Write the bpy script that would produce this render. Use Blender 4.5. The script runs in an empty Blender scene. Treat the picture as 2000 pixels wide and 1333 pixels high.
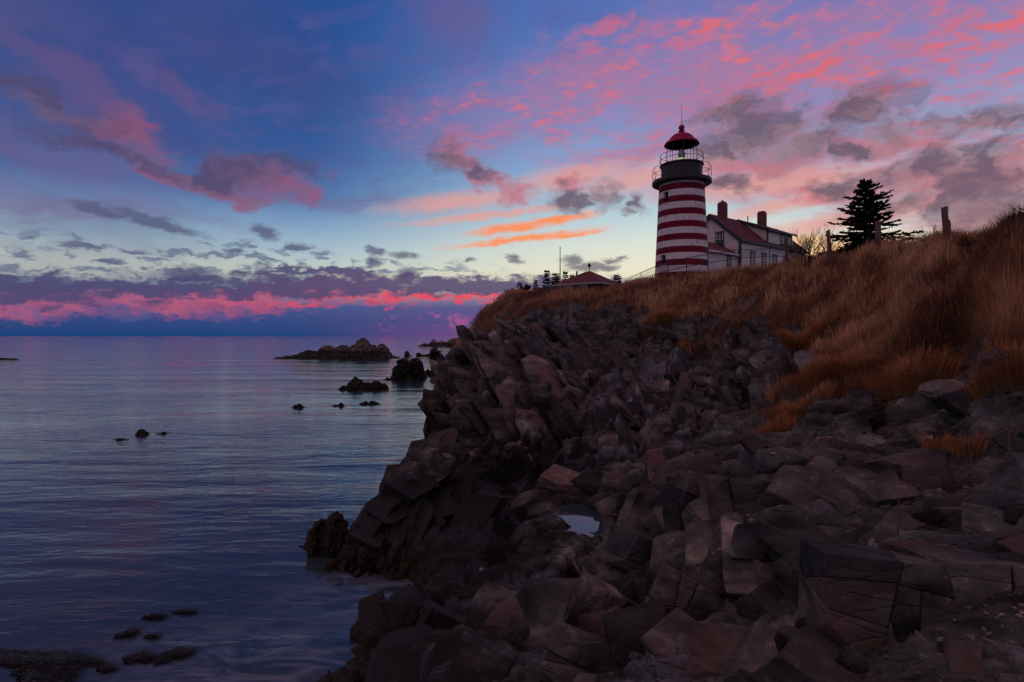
import bpy, bmesh, math, random
import numpy as np
from mathutils import Vector, Matrix
from mathutils.bvhtree import BVHTree

random.seed(7); rng = np.random.default_rng(7)
scene = bpy.context.scene
col = scene.collection
F = 1111.0            # focal length in pixels of a 2000 px wide frame
EYE = 7.0             # eye height above the sea
HOR = 657.0

def srgb(r, g, b, a=1.0):
    f = lambda c: (c / 255 / 12.92) if c / 255 <= 0.04045 else ((c / 255 + 0.055) / 1.055) ** 2.4
    return (f(r), f(g), f(b), a)
def at(px, py, Y):
    """world point seen in direction (px,py) at distance Y in front of the camera"""
    return Vector(((px - 1000) / F * Y, Y, EYE - (py - HOR) / F * Y))

# ------------------------------------------------------------------ camera
cd = bpy.data.cameras.new('camera'); cam = bpy.data.objects.new('camera', cd); col.objects.link(cam)
cam.location = (0, 0, EYE); cam.rotation_euler = (math.radians(90), 0, 0)
cd.sensor_width = 36; cd.lens = F / 2000 * 36; cd.shift_y = -(666.5 - HOR) / 2000
cd.clip_start = 0.1; cd.clip_end = 60000
scene.camera = cam

# ------------------------------------------------------------------ exposure
vs = scene.view_settings
vs.view_transform = 'Standard'; vs.look = 'None'; vs.gamma = 1; vs.use_curve_mapping = False; vs.exposure = 0.0
scene.render.engine = 'CYCLES'
scene.cycles.use_denoising = True
scene.cycles.use_adaptive_sampling = True; scene.cycles.adaptive_threshold = 0.015; scene.cycles.adaptive_min_samples = 24
scene.cycles.max_bounces = 4; scene.cycles.diffuse_bounces = 1; scene.cycles.glossy_bounces = 2
scene.cycles.transmission_bounces = 4; scene.cycles.transparent_max_bounces = 8

# ------------------------------------------------------------------ sun (just set, behind the lighthouse)
SUN_AZ, SUN_EL = math.radians(30), math.radians(2.0)
sd = bpy.data.lights.new('sun', 'SUN'); sun = bpy.data.objects.new('sun', sd); col.objects.link(sun)
sd.energy = 0.10; sd.angle = math.radians(25); sd.color = (1.0, 0.55, 0.38)
sdir = Vector((math.sin(SUN_AZ) * math.cos(SUN_EL), math.cos(SUN_AZ) * math.cos(SUN_EL), math.sin(SUN_EL)))
sun.rotation_euler = sdir.to_track_quat('Z', 'Y').to_euler()
sun.location = (40, 80, 60)

# ------------------------------------------------------------------ sky
world = bpy.data.worlds.new('World'); scene.world = world; world.use_nodes = True
NT = world.node_tree; NT.nodes.clear()
class G:
    """small helper to chain shader nodes"""
    def __init__(s, nt): s.nt = nt
    def n(s, t, **kw):
        nd = s.nt.nodes.new(t)
        for k, v in kw.items(): setattr(nd, k, v)
        return nd
    def put(s, sock, v):
        if hasattr(v, 'is_linked') or isinstance(v, bpy.types.NodeSocket): s.nt.links.new(v, sock)
        else: sock.default_value = v
    def math(s, op, a, b=None, c=None, clamp=False):
        nd = s.n('ShaderNodeMath', operation=op); nd.use_clamp = clamp
        s.put(nd.inputs[0], a)
        if b is not None: s.put(nd.inputs[1], b)
        if c is not None: s.put(nd.inputs[2], c)
        return nd.outputs[0]
    def vmath(s, op, a, b=None, out=0, scale=None):
        nd = s.n('ShaderNodeVectorMath', operation=op); s.put(nd.inputs[0], a)
        if b is not None: s.put(nd.inputs[1], b)
        if scale is not None: s.put(nd.inputs['Scale'], scale)
        return nd.outputs[out]
    def noise(s, vec, scale, detail=4, rough=0.55, dist=0.0, color=False, lac=2.0):
        nd = s.n('ShaderNodeTexNoise'); nd.noise_dimensions = '2D' if s.nt is NT else '3D'; s.put(nd.inputs['Vector'], vec)
        nd.inputs['Scale'].default_value = scale; nd.inputs['Detail'].default_value = detail
        nd.inputs['Roughness'].default_value = rough; nd.inputs['Distortion'].default_value = dist
        nd.inputs['Lacunarity'].default_value = lac
        if color:      # as a vector, through plain sockets
            se = s.n('ShaderNodeSeparateColor'); s.nt.links.new(nd.outputs[1], se.inputs[0]); cb = s.n('ShaderNodeCombineXYZ')
            for i in range(3): s.nt.links.new(se.outputs[i], cb.inputs[i])
            return cb.outputs[0]
        return nd.outputs[0]
    def mapping(s, vec, loc=(0,0,0), rot=(0,0,0), sc=(1,1,1), typ='POINT'):
        nd = s.n('ShaderNodeMapping', vector_type=typ); s.put(nd.inputs[0], vec)
        nd.inputs['Location'].default_value = loc; nd.inputs['Rotation'].default_value = rot; nd.inputs['Scale'].default_value = sc
        return nd.outputs[0]
    def mr(s, v, a, b, c=0.0, d=1.0, smooth=True):
        nd = s.n('ShaderNodeMapRange', interpolation_type='SMOOTHSTEP' if smooth else 'LINEAR'); s.put(nd.inputs[0], v)
        for i, x in zip((1, 2, 3, 4), (a, b, c, d)): s.put(nd.inputs[i], x)
        return nd.outputs[0]
    def ramp(s, v, stops, interp='LINEAR'):
        nd = s.n('ShaderNodeValToRGB'); cr = nd.color_ramp; cr.interpolation = interp
        while len(cr.elements) > 1: cr.elements.remove(cr.elements[-1])
        cr.elements[0].position = stops[0][0]; cr.elements[0].color = stops[0][1]
        for p, c in stops[1:]:
            e = cr.elements.new(p); e.color = c
        s.put(nd.inputs[0], v); return nd.outputs[0]
    def mix(s, f, a, b, mode='MIX'):
        nd = s.n('ShaderNodeMix', data_type='RGBA', blend_type=mode); s.put(nd.inputs[0], f); s.put(nd.inputs[6], a); s.put(nd.inputs[7], b)
        return nd.outputs[2]

g = G(NT)
tc = g.n('ShaderNodeTexCoord').outputs['Generated']
sx = g.n('ShaderNodeSeparateXYZ'); NT.links.new(tc, sx.inputs[0])
AZ = g.math('ARCTAN2', sx.outputs[0], sx.outputs[1])
EL = g.math('ARCSINE', g.math('MAXIMUM', g.math('MINIMUM', sx.outputs[2], 1.0), -1.0))
cmb = g.n('ShaderNodeCombineXYZ'); NT.links.new(AZ, cmb.inputs[0]); NT.links.new(EL, cmb.inputs[1])
P0 = cmb.outputs[0]                                   # azimuth, elevation in radians
def sky_dir(px, py):
    dx = px - 1000
    return math.atan2(dx, F), math.atan2(HOR - py, math.hypot(F, dx))

eld = g.math('DIVIDE', g.math('MAXIMUM', EL, 0.0), math.radians(90))
def deg(*st): return [(d / 90.0, srgb(*c)) for d, c in st]
cool = g.ramp(eld, deg((0, (16, 66, 120)), (1.4, (34, 68, 128)), (2.9, (52, 80, 138)), (4.0, (112, 130, 158)), (5.0, (182, 188, 182)), (6.2, (190, 198, 190)), (8.2, (160, 186, 200)), (10.5, (122, 156, 192)),
                       (13, (70, 112, 168)), (17, (40, 86, 150)), (23, (30, 76, 142)), (31, (24, 72, 142)), (50, (24, 60, 118)), (90, (18, 44, 92))))
warm = g.ramp(eld, deg((0, (138, 72, 138)), (1.4, (96, 72, 138)), (2.9, (88, 76, 138)), (4.0, (140, 124, 150)), (5.0, (216, 208, 182)), (6.5, (230, 226, 200)), (9, (214, 222, 212)), (12, (176, 205, 216)),
                       (16, (142, 176, 214)), (20, (112, 150, 206)), (26, (88, 122, 190)), (34, (70, 100, 170)), (50, (40, 72, 130)), (90, (18, 44, 92))))
sund = g.n('ShaderNodeCombineXYZ'); sund.inputs[0].default_value = math.sin(SUN_AZ); sund.inputs[1].default_value = math.cos(SUN_AZ)
hz = g.vmath('NORMALIZE', g.vmath('MULTIPLY', tc, (1, 1, 0)))
cosd = g.vmath('DOT_PRODUCT', hz, sund.outputs[0], out=1)
wf = g.mr(cosd, 0.62, 0.985)
sky = g.mix(wf, cool, warm)
# physical air glow of the low sun, added faintly over the whole dome
nish = g.n('ShaderNodeTexSky', sky_type='NISHITA'); nish.sun_disc = False
nish.sun_elevation = math.radians(1.0); nish.sun_rotation = SUN_AZ; nish.altitude = 10
sky = g.mix(1.0, sky, g.mix(1.0, nish.outputs[0], (0.012, 0.012, 0.012, 1), 'MULTIPLY'), 'ADD')

warpA = g.vmath('SUBTRACT', g.noise(g.mapping(P0, sc=(1, 1.5, 1)), 9, 3, 0.6, color=True), (0.5, 0.5, 0.5))
PW = g.vmath('ADD', P0, g.vmath('MULTIPLY', warpA, (0.12, 0.07, 0)))
warpB = g.vmath('SUBTRACT', g.noise(g.mapping(P0, sc=(1, 2.2, 1)), 34, 4, 0.65, color=True), (0.5, 0.5, 0.5))
PF = g.vmath('ADD', PW, g.vmath('MULTIPLY', warpB, (0.045, 0.024, 0)))

REGION = None          # azimuth span being composed, None = the rest of the dome (broad layers only)
ROTS = {}
def turned(vec, ang):
    """direction vector turned by a few shared angles so that slanted clouds stay cheap"""
    if ang == 0: return vec
    key = (id(vec), ang)
    if key not in ROTS:
        ca, sa = math.cos(math.radians(ang)), math.sin(math.radians(ang)); cb = g.n('ShaderNodeCombineXYZ')
        NT.links.new(g.vmath('DOT_PRODUCT', vec, (ca, sa, 0), out=1), cb.inputs[0]); NT.links.new(g.vmath('DOT_PRODUCT', vec, (-sa, ca, 0), out=1), cb.inputs[1]); ROTS[key] = cb.outputs[0]
    return ROTS[key]
def field(vec, blobs):
    """smallest normalised distance to a set of soft ellipses given as px,py,rx,ry,rot"""
    acc = None
    for (px, py, rx, ry, *rot) in blobs:
        a, e = sky_dir(px, py); ang = min((-28, -14, 0, 7), key=lambda q: abs(q - (rot[0] if rot else 0)))
        if REGION is None:
            if rx < 240: continue
        elif a + 1.6 * rx / F + .07 < REGION[0] or a - 1.6 * rx / F - .07 > REGION[1]: continue
        ca, sa = math.cos(math.radians(ang)), math.sin(math.radians(ang)); kx, ky = F / rx, F / ry
        nd = g.n('ShaderNodeVectorMath', operation='MULTIPLY_ADD'); g.put(nd.inputs[0], turned(vec, ang)); nd.inputs[1].default_value = (kx, ky, 0); nd.inputs[2].default_value = (-(a * ca + e * sa) * kx, -(-a * sa + e * ca) * ky, 0)
        d = g.vmath('LENGTH', nd.outputs[0], out=1)
        acc = d if acc is None else g.math('MINIMUM', acc, d)
    return acc
def layer(under, fld, a, b_, k, colr, extra=None):
    """lay one cloud layer over the sky built so far"""
    if fld is None: return under
    f_ = g.mr(fld, a, b_)
    if extra is not None: f_ = g.math('MULTIPLY', f_, extra)
    return g.mix(g.math('MULTIPLY', f_, k), under, colr)

# fine altocumulus texture, drifting on a plane high above
zz = g.math('ADD', g.math('MAXIMUM', sx.outputs[2], 0.0), 0.12)
pl = g.n('ShaderNodeCombineXYZ'); NT.links.new(g.math('DIVIDE', sx.outputs[0], zz), pl.inputs[0]); NT.links.new(g.math('DIVIDE', sx.outputs[1], zz), pl.inputs[1])
PL = g.mapping(pl.outputs[0], rot=(0, 0, math.radians(24)))
n_big = g.noise(PL, 1.1, 4, 0.58, 0.4)
n_mid = g.noise(g.mapping(PL, sc=(1, 1.5, 1)), 5.5, 5, 0.6, 0.5)
n_fine = g.noise(g.mapping(PL, sc=(1.0, 1.25, 1)), 17, 4, 0.6, 0.3)

PS = g.vmath('ADD', P0, g.vmath('MULTIPLY', warpB, (0.030, 0.016, 0)))
PS = g.vmath('ADD', PS, g.vmath('MULTIPLY', warpA, (0.05, 0.008, 0)))
PB = g.vmath('ADD', P0, g.vmath('ADD', g.vmath('MULTIPLY', warpB, (0.055, 0.034, 0)), g.vmath('MULTIPLY', warpA, (0.06, 0.014, 0))))
n_puff = g.noise(PF, 16, 4, 0.6, 0.3)
nfl = g.noise(g.mapping(PS, sc=(1.0, 3.2, 1)), 26, 4, 0.52, 0.0)
nlow = g.noise(g.mapping(PF, sc=(1.0, 3.0, 1)), 16, 3, 0.5)
for a_ in (-28, -14, 7): turned(PF, a_); turned(PW, a_); turned(PS, a_); turned(PB, a_)
over = g.math('MAXIMUM', g.mr(EL, math.radians(29), math.radians(52)), g.math('MULTIPLY', g.mr(cosd, 0.45, -0.2), g.mr(EL, math.radians(6), math.radians(22))))
sky = g.mix(g.math('MULTIPLY', g.math('MULTIPLY', over, g.mr(n_big, 0.30, 0.56)), 0.80), sky, g.mix(g.mr(n_mid, 0.35, 0.65), srgb(150, 112, 128), srgb(214, 150, 134)))
AIR = sky
grey_c = g.mix(g.mr(n_puff, 0.38, 0.66), g.mix(wf, srgb(84, 74, 110), srgb(104, 90, 108)), g.mix(wf, srgb(108, 88, 120), srgb(146, 118, 126)))
pink_c = g.mix(wf, srgb(146, 86, 114), srgb(200, 118, 130))
sheet_c = g.mix(wf, srgb(158, 94, 148), srgb(172, 118, 154))
fleck_c = g.mix(wf, srgb(88, 92, 124), srgb(112, 108, 116))
red_c = g.mix(g.mr(AZ, -0.65, -0.05), srgb(176, 92, 126), srgb(244, 66, 80))
bank_c = g.mix(g.mr(AZ, -0.5, 0.1), srgb(76, 72, 114), srgb(94, 78, 116))
low_c = g.mix(g.mr(AZ, -0.55, 0.0), srgb(92, 88, 140), srgb(206, 92, 140))
puffy = g.math('MULTIPLY', g.math('SUBTRACT', n_puff, 0.5), 1.5)
bankn = g.math('ADD', g.math('MULTIPLY', g.math('SUBTRACT', nfl, 0.5), 1.8), g.math('MULTIPLY', puffy, 0.55))

def compose():
    sky = AIR
    # purple veil, upper left
    sky = layer(sky, field(PW, [(60, 30, 420, 210, -10), (420, 60, 330, 110, -12), (0, 330, 330, 150, -8), (300, 250, 190, 60, -25)]), 1.35, 0.1, 0.55, srgb(72, 72, 126), g.mr(n_big, 0.25, 0.6, 0.45, 1.0))
    sky = layer(sky, field(PF, [(355, 190, 75, 22, -28), (130, 150, 120, 26, -28), (230, 240, 62, 40, -35), (90, 300, 150, 34, -14), (640, 333, 18, 10), (130, 400, 240, 18, -3), (620, 395, 180, 14, -3), (890, 40, 80, 60)]), 1.7, 0.0, 0.42, srgb(120, 84, 128))
    # faint violet streaks over the blue
    sky = layer(sky, field(PW, [(720, 70, 380, 130, -14), (560, 240, 330, 90, -14), (1000, 60, 240, 110, 0)]), 1.4, 0.1, 0.5, srgb(92, 88, 150), g.mr(n_mid, 0.42, 0.72))
    # wide pink sheet sweeping up to the right
    sheet = field(PW, [(1420, 120, 520, 105, 10), (1850, 60, 520, 160, 6), (1080, 215, 300, 62, 11), (1980, 260, 300, 110, 8), (1260, 290, 190, 40, 8), (960, 250, 150, 26, 8), (1650, 330, 300, 60, 0)])
    if sheet is not None:
        sm = g.mr(sheet, 1.4, 0.3)
        dens = g.math('MULTIPLY', sm, g.mr(g.math('ADD', g.math('MULTIPLY', n_mid, 0.6), g.math('MULTIPLY', n_big, 0.6)), 0.42, 0.68, 0.42, 1.0))
        sky = g.mix(g.math('MULTIPLY', dens, 0.80), sky, sheet_c)
        crest = g.math('MULTIPLY', g.math('MULTIPLY', sm, g.mr(n_fine, 0.40, 0.76)), g.mr(n_mid, 0.34, 0.68))
        sky = g.mix(g.math('MULTIPLY', crest, 0.75), sky, srgb(236, 112, 110))
    sky = layer(sky, field(PF, [(1340, 66, 130, 20, 9), (1920, 70, 90, 60, 7), (1170, 62, 90, 22), (1560, 140, 180, 26, 5)]), 1.4, 0.1, 0.55, srgb(236, 98, 94), g.mr(n_fine, 0.30, 0.70))
    # salmon layer above the clear strip near the sun
    sky = layer(sky, field(PS, [(1270, 345, 170, 26, 6), (1500, 360, 210, 26, 2), (1120, 345, 130, 22, 8), (1560, 395, 170, 13, 6), (1700, 420, 260, 16, 4), (900, 395, 150, 18, 8), (960, 420, 190, 9, 5)]), 1.45, 0.2, 0.78, srgb(226, 160, 150))
    sky = layer(sky, field(PS, [(1075, 430, 95, 8, 6), (1000, 446, 85, 9, 6), (1010, 468, 130, 7, 5), (1110, 460, 70, 5, 4)]), 1.5, 0.2, 0.92, srgb(255, 142, 78))
    sky = layer(sky, field(P0, [(1620, 490, 190, 26, 0), (1580, 470, 60, 14, 0)]), 1.3, 0.1, 0.75, srgb(255, 186, 122))
    # broken cumulus: pink flanks, mauve bodies
    sky = layer(sky, field(PF, [(240, 250, 50, 28, -30), (525, 356, 80, 30, -8), (410, 362, 100, 14, -8), (300, 338, 60, 14, -12), (955, 350, 56, 16, -28), (900, 300, 64, 22, -24), (1000, 372, 24, 20),
                   (1730, 290, 110, 18, -8), (1880, 350, 150, 24, -2), (1480, 318, 110, 16, 0), (1610, 378, 60, 12), (1105, 360, 36, 14), (1930, 415, 80, 18), (610, 378, 30, 14)]), 1.55, 0.25, 0.78, pink_c)
    greyb = field(PF, [(1095, 384, 38, 26), (1130, 396, 42, 16), (1175, 384, 32, 28), (1244, 404, 20, 26, -20), (1215, 418, 20, 10),
                   (1440, 215, 80, 32, -6), (1480, 265, 100, 48, -4), (1560, 285, 84, 38, 0), (1690, 215, 76, 38, -18), (1740, 262, 46, 34, -20), (1400, 300, 50, 24), (1432, 365, 40, 17, -12),
                   (1850, 322, 110, 26, 6), (1930, 330, 80, 34, 0), (1880, 380, 120, 22, 0), (1960, 400, 90, 40, 0), (1890, 240, 70, 24, 4), (1975, 232, 60, 16), (1620, 366, 44, 12), (1780, 398, 60, 14), (1650, 300, 50, 12),
                   (870, 296, 50, 24, -32), (930, 322, 36, 18, -32), (500, 328, 84, 26, 7), (440, 345, 80, 20, 0), (350, 338, 90, 18, -8), (200, 290, 84, 14, -20), (120, 215, 90, 22, -20)])
    if greyb is not None: sky = layer(sky, g.math('ADD', greyb, puffy), 1.5, 0.15, 0.90, grey_c)
    # small grey flecks low in the clear strip
    sky = layer(sky, field(PW, [(330, 505, 520, 36, 0), (640, 525, 330, 26, 2), (120, 520, 260, 26, 0)]), 1.2, 0.5, 0.8, srgb(92, 104, 136), g.mr(nfl, 0.49, 0.66))
    sg = field(PS, [(200, 412, 44, 7, -8), (305, 434, 66, 9, -7), (525, 456, 22, 12, -8), (590, 485, 20, 8), (790, 498, 28, 6), (735, 490, 14, 8), (735, 512, 14, 10), (795, 535, 18, 12), (712, 531, 16, 8), (920, 507, 12, 5), (1000, 507, 12, 8, -30),
                (1118, 508, 26, 10), (1150, 522, 46, 9), (1190, 522, 26, 8), (365, 535, 34, 12), (455, 492, 18, 5), (260, 490, 12, 3), (160, 480, 30, 5), (210, 512, 16, 4), (1205, 508, 20, 5)])
    if sg is not None: sky = layer(sky, g.math('ADD', sg, g.math('MULTIPLY', g.math('SUBTRACT', n_fine, 0.5), 0.9)), 1.55, 0.45, 0.85, fleck_c)
    # the long bank above the horizon, red below
    if REGION is None:
        bank = g.math('DIVIDE', g.math('ABSOLUTE', g.math('SUBTRACT', EL, 0.072)), 0.016); redu = g.math('DIVIDE', g.math('ABSOLUTE', g.math('SUBTRACT', EL, 0.050)), 0.011)
    else:
        bank = field(PB, [(0, 556, 330, 15, 0), (330, 562, 330, 15, 0), (640, 558, 300, 20, 0), (900, 560, 240, 19, 0), (1100, 558, 260, 14, 0), (620, 530, 120, 9, 2), (-500, 552, 400, 22, 0), (1500, 548, 300, 10, 0), (2200, 545, 400, 12, 0)])
        redu = field(PB, [(60, 590, 130, 22, 0), (300, 588, 230, 19, 0), (480, 578, 190, 20, 4), (560, 596, 70, 8), (640, 576, 60, 14), (890, 582, 140, 8, 2), (1010, 578, 140, 6, 3), (760, 580, 60, 16), (755, 601, 13, 6), (612, 597, 22, 6), (-400, 588, 300, 16)])
    if redu is not None: sky = layer(sky, g.math('ADD', redu, g.math('MULTIPLY', puffy, 1.3)), 1.5, 0.20, 0.86, red_c)
    sky = layer(sky, g.math('ADD', bank, bankn), 1.35, 0.55, 0.94, bank_c)
    sky = layer(sky, field(PW, [(350, 617, 700, 14, 0), (900, 624, 260, 9)]), 1.2, 0.4, 0.6, low_c, g.mr(nlow, 0.55, 0.70))
    b_ = g.n('ShaderNodeBackground'); NT.links.new(sky, b_.inputs[0]); b_.inputs[1].default_value = 1.0
    return b_.outputs[0]
def pick(fac, a, b_):
    nd = g.n('ShaderNodeMixShader'); NT.links.new(fac, nd.inputs[0]); NT.links.new(a, nd.inputs[1]); NT.links.new(b_, nd.inputs[2]); return nd.outputs[0]
# the dome in five sectors, so that each direction only works out the clouds near it
CUTS = [-0.80, -0.38, -0.06, 0.34, 0.86]
shd = None
for i in range(4):
    REGION = (CUTS[i], CUTS[i + 1]); c_ = compose()
    shd = c_ if shd is None else pick(g.math('GREATER_THAN', AZ, CUTS[i]), shd, c_)
REGION = None; rest = compose()
inside = g.math('MULTIPLY', g.math('LESS_THAN', g.math('ABSOLUTE', g.math('SUBTRACT', AZ, 0.03)), 0.83), g.math('LESS_THAN', EL, math.radians(38)))
shd = pick(inside, rest, shd)
wo = g.n('ShaderNodeOutputWorld'); NT.links.new(shd, wo.inputs[0])
world.cycles.sampling_method = 'NONE'
# ================================================================== helpers
def tag(o, label=None, cat=None, group=None, kind=None):
    if label: o['label'] = label
    if cat: o['category'] = cat
    if group: o['group'] = group
    if kind: o['kind'] = kind
    return o
def link(name, me, mat=None, parent=None):
    o = bpy.data.objects.new(name, me); col.objects.link(o)
    if mat is not None and me is not None and not me.materials: me.materials.append(mat)
    if parent is not None: o.parent = parent
    return o
def empty(name, loc, rz=0.0):
    o = bpy.data.objects.new(name, None); col.objects.link(o); o.location = loc; o.rotation_euler = (0, 0, rz); o.empty_display_size = 0.3
    return o
class MB:
    """collects simple shapes into one mesh"""
    def __init__(s): s.v = []; s.f = []
    def add(s, vs_, fs):
        o = len(s.v); s.v += [tuple(v) for v in vs_]; s.f += [tuple(i + o for i in f) for f in fs]; return s
    def box(s, x0, x1, y0, y1, z0, z1):
        return s.add([(x0,y0,z0),(x1,y0,z0),(x1,y1,z0),(x0,y1,z0),(x0,y0,z1),(x1,y0,z1),(x1,y1,z1),(x0,y1,z1)],
                     [(3,2,1,0),(4,5,6,7),(0,1,5,4),(1,2,6,5),(2,3,7,6),(3,0,4,7)])
    def beam(s, a, b, w, h, up=(0,0,1)):
        a = Vector(a); b = Vector(b); d = (b - a).normalized(); r = d.cross(Vector(up)).normalized(); u = r.cross(d)
        c = []
        for p in (a, b):
            c += [p - r*w/2 - u*h/2, p + r*w/2 - u*h/2, p + r*w/2 + u*h/2, p - r*w/2 + u*h/2]
        return s.add(c, [(0,1,2,3),(7,6,5,4),(0,4,5,1),(1,5,6,2),(2,6,7,3),(3,7,4,0)])
    def tube(s, pts, radii, n=8, cap=True):
        pts = [Vector(p) for p in pts]; o = len(s.v)
        for i, p in enumerate(pts):
            d = (pts[min(i+1, len(pts)-1)] - pts[max(i-1, 0)]).normalized()
            r = d.cross(Vector((0.31, 0.17, 0.93))).normalized() if abs(d.z) < 0.9 else d.cross(Vector((1, 0, 0))).normalized()
            u = r.cross(d); rad = radii[i] if hasattr(radii, '__len__') else radii
            for k in range(n):
                a = 2*math.pi*k/n; s.v.append(tuple(p + r*math.cos(a)*rad + u*math.sin(a)*rad))
        for i in range(len(pts)-1):
            for k in range(n):
                k2 = (k+1) % n
                s.f.append((o+i*n+k, o+i*n+k2, o+(i+1)*n+k2, o+(i+1)*n+k))
        if cap:
            s.f.append(tuple(o+k for k in range(n))); s.f.append(tuple(o+(len(pts)-1)*n+k for k in reversed(range(n))))
        return s
    def lathe(s, prof, n=64, a0=0.0, a1=2*math.pi):
        o = len(s.v); full = abs(a1-a0-2*math.pi) < 1e-6; m = n if full else n+1
        for (r, z) in prof:
            for k in range(m):
                a = a0 + (a1-a0)*k/n; s.v.append((r*math.sin(a), -r*math.cos(a), z))
        for i in range(len(prof)-1):
            for k in range(n):
                k2 = (k+1) % m
                s.f.append((o+i*m+k, o+i*m+k2, o+(i+1)*m+k2, o+(i+1)*m+k))
        return s
    def prism(s, poly, axis, a, b):
        """extrude polygon (list of 2d) along axis between a and b; axis 0 -> (a,p,q)"""
        n = len(poly)
        mk = (lambda t, p: (t, p[0], p[1])) if axis == 0 else (lambda t, p: (p[0], t, p[1]))
        vs_ = [mk(a, p) for p in poly] + [mk(b, p) for p in poly]
        return s.add(vs_, [tuple(reversed(range(n))), tuple(range(n, 2*n))] + [(i, (i+1) % n, n+(i+1) % n, n+i) for i in range(n)])
    def mesh(s, name, smooth=False, bevel=0.0):
        me = bpy.data.meshes.new(name); me.from_pydata(s.v, [], s.f)
        bm = bmesh.new(); bm.from_mesh(me); bmesh.ops.recalc_face_normals(bm, faces=bm.faces[:])
        if bevel > 0: bmesh.ops.bevel(bm, geom=bm.edges[:], offset=bevel, segments=1, affect='EDGES', profile=0.7)
        bm.to_mesh(me); bm.free()
        if smooth: me.polygons.foreach_set('use_smooth', [True]*len(me.polygons))
        return me
    def build(s, name, mat, parent=None, smooth=False, bevel=0.0):
        return link(name, s.mesh(name, smooth, bevel), mat, parent)

def mat_base(name, base=(0.5,0.5,0.5,1), rough=0.7, metal=0.0, spec=0.5):
    m = bpy.data.materials.new(name); m.use_nodes = True; nt = m.node_tree
    b = nt.nodes['Principled BSDF']; b.inputs['Base Color'].default_value = base; b.inputs['Roughness'].default_value = rough
    b.inputs['Metallic'].default_value = metal; b.inputs['Specular IOR Level'].default_value = spec
    return m, G(nt), b
def mat_worn(name, c1, c2, scale=3.0, rough=0.75, bump=0.15, bscale=30, spec=0.4, stretch=(1,1,1), lo=0.4, hi=0.65):
    m, h, b = mat_base(name, c1, rough, spec=spec)
    t = h.n('ShaderNodeTexCoord').outputs['Object']; t = h.mapping(t, sc=stretch)
    nz = h.noise(t, scale, 6, 0.65); h.put(b.inputs['Base Color'], h.mix(h.mr(nz, lo, hi), c1, c2))
    bp = h.n('ShaderNodeBump'); bp.inputs['Strength'].default_value = bump; bp.inputs['Distance'].default_value = 0.02
    h.put(bp.inputs['Height'], h.noise(t, bscale, 4, 0.6)); h.put(b.inputs['Normal'], bp.outputs[0])
    return m

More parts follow.
